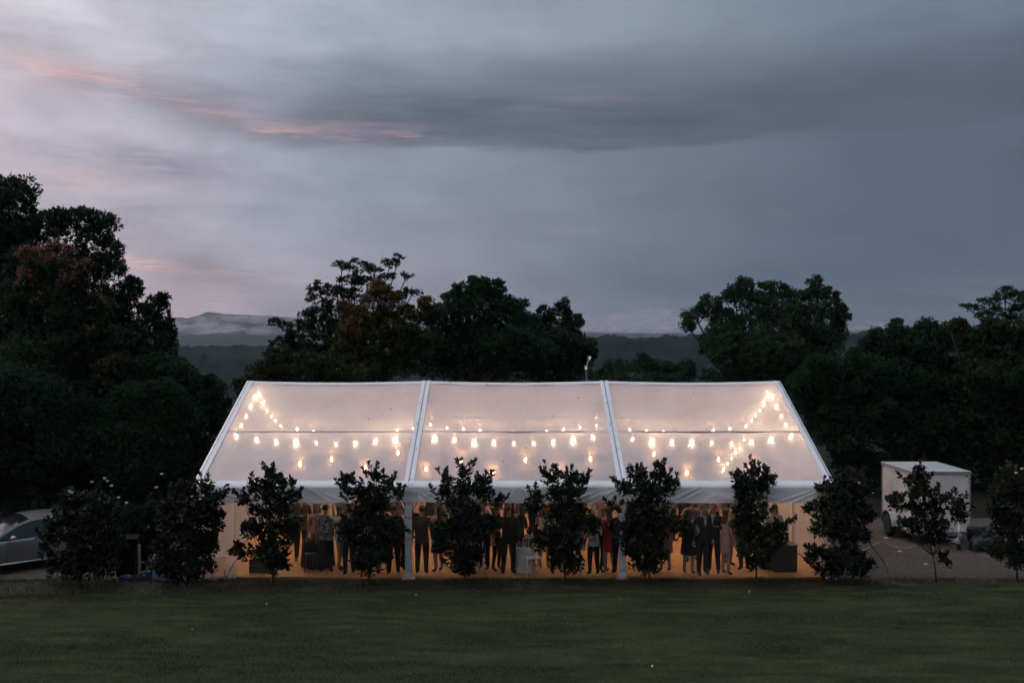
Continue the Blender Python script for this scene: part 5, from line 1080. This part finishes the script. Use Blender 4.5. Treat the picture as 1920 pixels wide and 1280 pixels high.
for x in XB:
    w = lerp_(x, [-2.28, -2.1, -1.6, 0, 1.3, 1.9, 2.28], [.66, .80, .87, .89, .87, .80, .58]); zb = lerp_(x, [-2.28, -1.9, -1.5, 1.5, 1.9, 2.28], [.42, .28, .24, .24, .26, .36])
    zt = lerp_(x, [-2.28, -2.0, -1.2, 0, .9, 1.5, 2.0, 2.28], [.86, .98, .98, .95, .93, .86, .76, .60])
    half = [(w*.90, zb), (w*.97, zb+.07), (w*.985, zb+.16), (w*1.0, .50), (w*1.0, .66), (w*.975, zt-.12), (w*.95, zt-.03), (w*.88, zt), (w*.45, zt+.025)]
    ring.append([(x, y, z) for y, z in half] + [(x, 0, zt+.03)] + [(x, -y, z) for y, z in half[::-1]])
m_ = len(ring[0])
b_.add([p for rg in ring for p in rg], [(i*m_+j, i*m_+j+1, (i+1)*m_+j+1, (i+1)*m_+j)[::-1] for i in range(len(XB)-1) for j in range(m_-1)] + [tuple(range(m_)), tuple(range((len(XB)-1)*m_, len(XB)*m_))[::-1]] + [(i*m_, (i+1)*m_, (i+1)*m_+m_-1, i*m_+m_-1) for i in range(len(XB)-1)])
body = b_.build('body', M['car_paint'], car, True); sb = body.modifiers.new('sub', 'SUBSURF'); sb.levels = sb.render_levels = 1
RX = [-2.0, -1.75, -1.5, -1.2, -.8, -.3, .1, .35, .6, .85, 1.08]; RZ = [.97, 1.14, 1.28, 1.38, 1.435, 1.455, 1.43, 1.36, 1.25, 1.11, .94]
def roof_z(x): return lerp_(x, RX, RZ)
def side_y(z): return lerp_(z, [.92, 1.46], [.835, .60])
xs = np.linspace(-2.0, 1.08, 30)
def top_panel(xa, xb, name, mt, up=0.0, nn=14):
    vs = []; q = np.linspace(xa, xb, nn)
    for x in q:
        z = roof_z(x) + up; y = side_y(z)
        for k in range(9): t = k/8*2-1; vs.append((x, y*t, z + .035*(1-t*t)))
    MB().add(vs, [(i*9+k, i*9+k+1, (i+1)*9+k+1, (i+1)*9+k)[::-1] for i in range(nn-1) for k in range(8)]).build(name, mt, car, True)
top_panel(-1.28, .16, 'roof', M['car_paint']); top_panel(.16, 1.06, 'windscreen', M['glass']); top_panel(-1.95, -1.28, 'rear_window', M['glass'])
for s_ in (1, -1):
    def strip(xa, xb, fa, fb, name, mt, off, nn=20):
        vs = []
        for x in np.linspace(xa, xb, nn):
            za, zb2 = fa(x), fb(x)
            for z in (za, (za+zb2)/2, zb2): vs.append((x, s_*(side_y(z)+off), z))
        f = [(i*3+k, i*3+k+1, (i+1)*3+k+1, (i+1)*3+k) for i in range(nn-1) for k in range(2)]
        return MB().add(vs, f if s_ < 0 else [q[::-1] for q in f]).build(name, mt, car, True)
    strip(-1.98, 1.06, lambda x: roof_z(x)-lerp_(x, [-2, -1.3, -1, .1, 1.06], [.20, .16, .07, .065, .05]), roof_z, 'roof_rail', M['car_paint'], .006)
    strip(-1.55, -.32, lambda x: .955, lambda x: max(roof_z(x)-.075, .96), 'side_window', M['glass'], .003)
    strip(-.24, .93, lambda x: .945, lambda x: max(roof_z(x)-.06, .95), 'side_window', M['glass'], .003)
    strip(-.32, -.24, lambda x: .95, lambda x: roof_z(x)-.06, 'door_pillar', M['black'], .005, 3)
    strip(-1.99, -1.55, lambda x: .955, lambda x: roof_z(x)-.10 if roof_z(x) > 1.07 else .96, 'rear_pillar', M['car_paint'], .004, 6)
    for x, zz in ((-1.25, .98), (-.28, .96), (.78, .95)): MB().tube([(x, s_*.872, .34), (x, s_*.893, .55), (x, s_*.884, .75), (x, s_*.850, zz-.03)], .004, 5).build('door_seam', M['black'], car)
    for x in (-1.02, -.08): MB().tube([(x-.09, s_*.900, .80), (x, s_*.915, .805), (x+.09, s_*.900, .80)], .012, 7).build('door_handle', M['car_paint'], car, True)
    MB().tube([(-1.35, s_*.885, .27), (1.35, s_*.885, .27)], [.03, .03], 8).build('sill', M['galv'], car, True)
    mr = MB(); mr.ball((.66, s_*.985, 1.0), .075, .105, .065, 12, 8); mo = mr.build('mirror', M['car_paint'], car, True)
    MB().tube([(.70, s_*.84, .95), (.67, s_*.93, .98)], .02, 7).build('mirror_arm', M['black'], mo, True)
    hl_ = MB(); hl_.ball((2.08, s_*.56, .66), .13, .15, .06, 12, 8); hl_.build('headlight', M['lamp_clear'], car, True)
    tl = MB(); tl.ball((-2.17, s_*.62, .80), .08, .13, .08, 12, 8); tl.build('tail_light', M['lamp_red'], car, True)
    for x in (1.36, -1.36):
        ar = MB().lathe([(.05, .80), (.36, .80), (.36, .905), (.05, .905)], 24); ar.v = [(x+a_, s_*c_, .32+b2) for a_, b2, c_ in ar.v]; ar.build('wheel_arch', M['black'], car, True)
        w = MB().lathe([(.20, .70), (.30, .69), (.318, .73), (.318, .88), (.30, .912), (.20, .915)], 24); w.v = [(x+a_, s_*c_, .318+b2) for a_, b2, c_ in w.v]; wh = w.build('wheel', M['rubber'], car, True)
        rm = MB()
        for k in range(5):
            a_ = k*2*math.pi/5; rm.bar((0, 0, .918), (.19*math.cos(a_), .19*math.sin(a_), .916), .06, .02, (0, 0, 1))
        rm.lathe([(.185, .89), (.205, .92), (.205, .87), (.185, .85)], 24); rm.lathe([(.01, .90), (.05, .90), (.04, .93)], 12); rm.v = [(x+a_, s_*c_, .318+b2) for a_, b2, c_ in rm.v]; rm.build('rim', M['galv'], wh, True)
MB().add([(-1.10, -.02, 1.455), (-1.10, .02, 1.455), (-.94, .012, 1.47), (-.94, -.012, 1.47), (-1.14, 0, 1.54)], [(0,3,2,1),(0,1,4),(1,2,4),(2,3,4),(3,0,4)]).build('antenna_fin', M['car_paint'], car)
